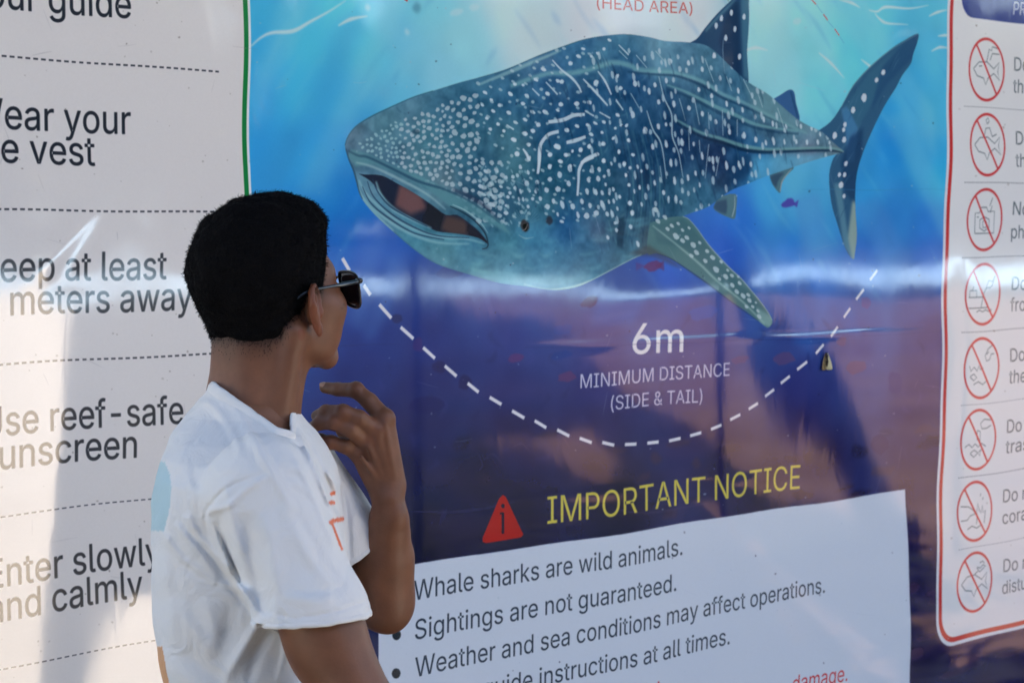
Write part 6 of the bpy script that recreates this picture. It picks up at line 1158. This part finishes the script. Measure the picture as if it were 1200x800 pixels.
def shirt_sdf(p):
    d = torso(p)
    d = smin(d, capw(p, P(308, 575, ZP-.172), P(368, 728, ZP-.198), .070, .0640), .03)
    d = smin(d, capw(p, P(374, 746, ZP-.200), P(368, 724, ZP-.198), .064, .0645), .02)
    d = smin(d, capw(p, P(345, 552, ZP+.13), P(426, 662, ZP+.17), .062, .055), .014)
    near = np.abs(d) < .012
    if near.any():
        pn = p[near].astype(np.float64); px, py, pz = proj(pn); acc = np.zeros(len(pn))
        front = 1/(1+np.exp((pz-(ZP+.10))/.02))
        for pts, amp, w_ in folds: dd_, tp_ = polyd(px, py, spl(pts, 2), True); acc += 1.6*amp*(.75 if pts[0][0] > 332 else 1)*np.exp(-(dd_/(w_*1.1))**2)*tp_*np.where(px > 336, 1, front)
        acc += .0010*np.sin(pn[:, 2]*47+3*np.sin(pn[:, 0]*23))*np.sin(pn[:, 0]*38+pn[:, 1]*31)+.0005*np.sin(pn[:, 2]*120+pn[:, 0]*90)
        dn = d[near]-acc.astype(np.float32); d[near] = dn
    return d
lo, hi = bbox([TC, SH_R, SH_L, P(440, 735, ZP-.19), P(440, 660, ZP+.17)], .14); lo[2] = .80; hi[2] = P(295, 440, ZP)[2]
sv_, sf_ = mesh_sdf(shirt_sdf, lo, hi, .0024)
# openings: collar, cuffs, hem
cpl = [P(243, 449, ZP), P(341, 520, ZP), P(292, 485, ZP-.07)]
cn = np.cross(cpl[1]-cpl[0], cpl[2]-cpl[0]); cn /= np.linalg.norm(cn); cn = cn*np.sign(cn[2])
pxv, pyv, pzv = proj(sv_.astype(np.float64))
above = ((sv_-f32(cpl[0]))@f32(cn)) > 0
nearneck = np.linalg.norm((sv_-f32(P(295, 470, ZP)))*f32([1, 1, .5]), axis=1) < .100
kc = ~(above & nearneck & (pxv < 344))
ar_ = (P(368, 724, ZP-.185)-P(312, 572, ZP-.15)); ar_ /= np.linalg.norm(ar_)
cr = np.cross(P(434, 712, ZP-.20)-P(303, 722, ZP-.20), Fh); cr /= np.linalg.norm(cr); cr = cr*np.sign(cr@ar_)
cr = cr-Fh*.10
rr_ = np.linalg.norm(np.cross(sv_-f32(P(312, 572, ZP-.15)), f32(ar_)), axis=1)
lat = (sv_-f32(TC))@f32(tl)
below = (torso(sv_) > .010) & (((sv_-f32(P(372, 722.5, ZP-.185)))@f32(cr)) > 0) & (rr_ < .10) & ((lat < -.128) | (pxv > 402) & (lat < -.06))
al_ = (P(426, 662, ZP+.17)-P(345, 552, ZP+.13)); al_ /= np.linalg.norm(al_)
rl_ = np.linalg.norm(np.cross(sv_-f32(P(345, 552, ZP+.13)), f32(al_)), axis=1)
belowL = (((sv_-f32(P(424, 634, ZP+.17)))@f32(al_)) > 0) & (rl_ < .09)
kz_ = sv_[:, 2] > .845
sv_, sf_ = keep(sv_, sf_, kc & ~below & ~belowL & kz_)
def mat_shirt():
    M = mat('white_cotton', (.74, .75, .77), .85, .25)
    nt = M.node_tree; b = nt.nodes['Principled BSDF']
    at = nt.nodes.new('ShaderNodeVertexColor'); at.layer_name = 'print'; nt.links.new(at.outputs[0], b.inputs['Base Color'])
    tc = nt.nodes.new('ShaderNodeTexCoord'); n1 = nt.nodes.new('ShaderNodeTexNoise'); n1.inputs['Scale'].default_value = 17; n1.inputs['Detail'].default_value = 8; n1.inputs['Distortion'].default_value = 1.2; nt.links.new(tc.outputs['Object'], n1.inputs[0])
    n2 = nt.nodes.new('ShaderNodeTexNoise'); n2.inputs['Scale'].default_value = 1500; nt.links.new(tc.outputs['Object'], n2.inputs[0])
    b1 = nt.nodes.new('ShaderNodeBump'); b1.inputs['Strength'].default_value = .75; b1.inputs['Distance'].default_value = .008; nt.links.new(n1.outputs[0], b1.inputs['Height'])
    b2 = nt.nodes.new('ShaderNodeBump'); b2.inputs['Strength'].default_value = .3; b2.inputs['Distance'].default_value = .0005; nt.links.new(n2.outputs[0], b2.inputs['Height']); nt.links.new(b1.outputs[0], b2.inputs['Normal']); nt.links.new(b2.outputs[0], b.inputs['Normal'])
    b.inputs['Sheen Weight'].default_value = .15
    return M
M_SHIRT = mat_shirt()
shirt = mesh_obj('t_shirt', sv_, sf_, M_SHIRT, person)
sx, sy, sz_ = proj(sv_.astype(np.float64)); col = np.tile(f32((.70, .70, .70)), (len(sv_), 1))
def inpoly(px, py, poly):
    r = np.zeros(len(px), bool); n_ = len(poly)
    for i in range(n_):
        (x0, y0), (x1, y1) = poly[i], poly[(i+1) % n_]
        c_ = (y0 > py) != (y1 > py)
        r ^= c_ & (px < (x1-x0)*(py-y0)/((y1-y0) if y1 != y0 else 1e-9)+x0)
    return r
backside = ((sv_-f32(TC))@f32(tf)) < -.04
col[inpoly(sx, sy, [(150,540),(193,541),(199,556),(201,575),(198,600),(192,622),(150,620)]) & backside] = (.42, .58, .63)
col[inpoly(sx, sy, [(150,757),(190,757),(199,805),(199,830),(150,830)]) & backside] = (.62, .33, .16)
chest = ((sv_-f32(TC))@f32(tf)) > .05
OR = f32((.72, .17, .07))
for pts, w_ in (([(388,612),(394,609),(401,608)], 2.6), ([(389,612),(395,628),(401,644)], 1.5), ([(389,578),(391,577)], 2.6), ([(388,588.5),(390.5,588.5)], 2.4)):
    col[(polyd(sx, sy, pts) < w_) & chest] = OR
colour_attr(shirt, 'print', col)
# stitched bands at collar and cuffs: follow the cut edge of the cloth
def edge_loops(Fq_):
    E = np.sort(np.concatenate([Fq_[:, [0, 1]], Fq_[:, [1, 2]], Fq_[:, [2, 3]], Fq_[:, [3, 0]]]), 1)
    u, c_ = np.unique(E, axis=0, return_counts=True); B_ = u[c_ == 1]
    adj = {}
    for a, b in B_: adj.setdefault(int(a), []).append(int(b)); adj.setdefault(int(b), []).append(int(a))
    loops = []; seen = set()
    for s_ in adj:
        if s_ in seen: continue
        lp = [s_]; seen.add(s_); cur = s_
        while True:
            nx = [q for q in adj[cur] if q not in seen]
            if not nx: break
            cur = nx[0]; seen.add(cur); lp.append(cur)
        loops.append(lp)
    return [l for l in loops if len(l) > 40]
def smooth_loop(A, it=8):
    for _ in range(it): A = (np.roll(A, 1, 0)+A*2+np.roll(A, -1, 0))/4
    return A
for lp in edge_loops(sf_):
    A = smooth_loop(sv_[lp].astype(np.float64), 10); 
    sv_[lp] = A
    c_ = A.mean(0)
    if c_[2] < .9: continue
    collar = np.linalg.norm(c_-P(295, 480, ZP)) < .12
    n_ = len(A); A = A[::3]; rad = .0030 if collar else .0017
    T_ = np.roll(A, -1, 0)-np.roll(A, 1, 0); T_ /= np.linalg.norm(T_, axis=1)[:, None]+1e-9
    O_ = A-c_; O_ -= (O_*T_).sum(1)[:, None]*T_; O_ /= np.linalg.norm(O_, axis=1)[:, None]+1e-9; N_ = np.cross(T_, O_)
    VV = []; sg = 8; m2 = len(A)
    hgt = .008 if collar else .0035
    up_ = np.where((N_@(cn if collar else UP))[:, None] > 0, N_, -N_)
    for j in range(sg):
        t = 2*math.pi*j/sg; VV.append(A+O_*(rad*math.cos(t)-(.0015 if collar else .0005))+up_*(hgt*math.sin(t)))
    VV = np.stack(VV, 1).reshape(-1, 3)
    FF = np.array([[i*sg+j, i*sg+(j+1) % sg, ((i+1) % m2)*sg+(j+1) % sg, ((i+1) % m2)*sg+j] for i in range(m2) for j in range(sg)])
    bo = mesh_obj('collar' if collar else 'cuff', VV, FF, M_SHIRT, None); colour_attr(bo, 'print', np.tile(f32((.70, .70, .70)), (len(VV), 1)))
    bo.parent = shirt; bo.matrix_parent_inverse = Matrix.Identity(4)
shirt.data.vertices.foreach_set('co', sv_.ravel()); shirt.data.update()

# shorts and sandals, below the frame
def shorts_sdf(p):
    d = torso(p, .006); d = np.maximum(d, p[:, 2]-.93); 
    for s_ in (-1, 1):
        hip = TC+tl*(.095*s_)+tf*.005; hip[2] = .88; kn = hip+tf*(.02+.02*s_); kn[2] = .50
        d = smin(d, cap_(p, hip, kn, .105, .090), .03)
    return np.maximum(d, .52-p[:, 2])
lo, hi = bbox([TC], .25); lo[2] = .48; hi[2] = .98
v_, f_ = mesh_sdf(shorts_sdf, lo, hi, .008); mesh_obj('shorts', v_, f_, mat('navy_cotton', (.02, .025, .045), .85, noise=(40, (.03, .035, .06))), person)
for s_ in (-1, 1):
    a_ = TC+tl*(.115*s_)+tf*(-.005+.03*s_); b_ = a_+tf*.16; a_ = a_-tf*.04; a_[2] = b_[2] = .012
    n_ = 20; ring = []
    for k in range(n_):
        t = 2*math.pi*k/n_; c_ = a_ if math.cos(t) < 0 else b_
        ring.append(c_+tf*.045*math.cos(t)+tl*.042*math.sin(t))
    VV = [(*q[:2], z) for z in (.0, .022) for q in ring]; FF = [tuple(range(n_-1, -1, -1)), tuple(range(n_, 2*n_))]+[(k, (k+1) % n_, n_+(k+1) % n_, n_+k) for k in range(n_)]
    mesh_obj('sandal', VV, FF, mat('rubber', (.03, .03, .032), .7), person, smooth=False)

# ------------------------------------------------------------------ sunglasses
M_FR = mat('glossy_black_frame', (.012, .012, .014), .18); M_LN = mat('dark_lens', (.004, .006, .016), .06, .6, 1.5)
M_MT = mat('metal_temple', (.07, .085, .10), .3, metal=1.0)
gl = empty('sunglasses', Hd(.112, 0, -.035), label='dark sunglasses with silver arms worn by the person', cat='sunglasses')
def lens_outline(sy):
    pts = [(-.026,.020),(-.010,.0225),(.010,.0225),(.024,.019),(.0285,.012),(.0285,-.006),(.025,-.018),(.014,-.0235),(-.006,-.0235),(-.020,-.018),(-.0265,-.006),(-.0275,.010)]
    P_ = []
    n_ = len(pts)
    for i in range(n_):
        a, b, c, d = [np.array(pts[(i+k) % n_]) for k in (-1, 0, 1, 2)]
        for k in range(4):
            t = k/4; P_.append(.5*((2*b)+(-a+c)*t+(2*a-5*b+4*c-d)*t*t+(-a+3*b-3*c+d)*t**3))
    return [(y*1.0, z) for y, z in P_]
def gpt(sy, y, z, off=0.0):
    Y_ = sy*(.037+y); x = .1135-abs(Y_)**2*2.4+off
    return Hd(x, Y_, -.040+z)
for sy in (-1, 1):
    O = lens_outline(sy)
    rings = [1.0, .75, .45, .15]
    VV = []; 
    for off in (.0, -.002):
        for r_ in rings: VV += [gpt(sy, y*r_, z*r_, off) for y, z in O]
    n_ = len(O); FF = []
    for s_ in (0, 1):
        b0_ = s_*len(rings)*n_
        for r_ in range(len(rings)-1):
            for k in range(n_): q = (b0_+r_*n_+k, b0_+r_*n_+(k+1) % n_, b0_+(r_+1)*n_+(k+1) % n_, b0_+(r_+1)*n_+k); FF.append(q if s_ else q[::-1])
        q = tuple(range(b0_+(len(rings)-1)*n_, b0_+len(rings)*n_)); FF.append(q if s_ else q[::-1])
    FF += [(k, (k+1) % n_, len(rings)*n_+(k+1) % n_, len(rings)*n_+k) for k in range(n_)]
    mesh_obj('lens', VV, FF, M_LN, gl)
    L_ = [gpt(sy, y*1.03, z*1.04, -.001) for y, z in O]; L_.append(L_[0]); Vt, Ft = tube(L_, .0019, 8, cap=False); mesh_obj('frame', Vt, Ft, M_FR, gl)
    hg = gpt(sy, .0295, .014, -.002)
    path = [hg, Hd(.090, sy*.0755, -.026), Hd(.062, sy*.0765, -.025), Hd(.034, sy*.0765, -.024), Hd(.016, sy*.0765, -.024), Hd(-.004, sy*.070, -.034), Hd(-.014, sy*.062, -.050)]
    Vt, Ft = tube([tuple(q) for q in spl(path, 4)], [.0031]*8+[.0020]*17, 8); mesh_obj('temple', Vt, Ft, M_MT, gl)
    hp = [hg+hz*.001, Hd(.101, sy*.0745, -.0262)]; Vt, Ft = tube([tuple(q) for q in hp], .0036, 8); mesh_obj('hinge', Vt, Ft, M_FR, gl)
Vt, Ft = tube([tuple(Hd(.1165, y, -.030+.004*math.cos(y*150))) for y in np.linspace(-.012, .012, 7)], .0019, 8); mesh_obj('bridge', Vt, Ft, M_FR, gl)
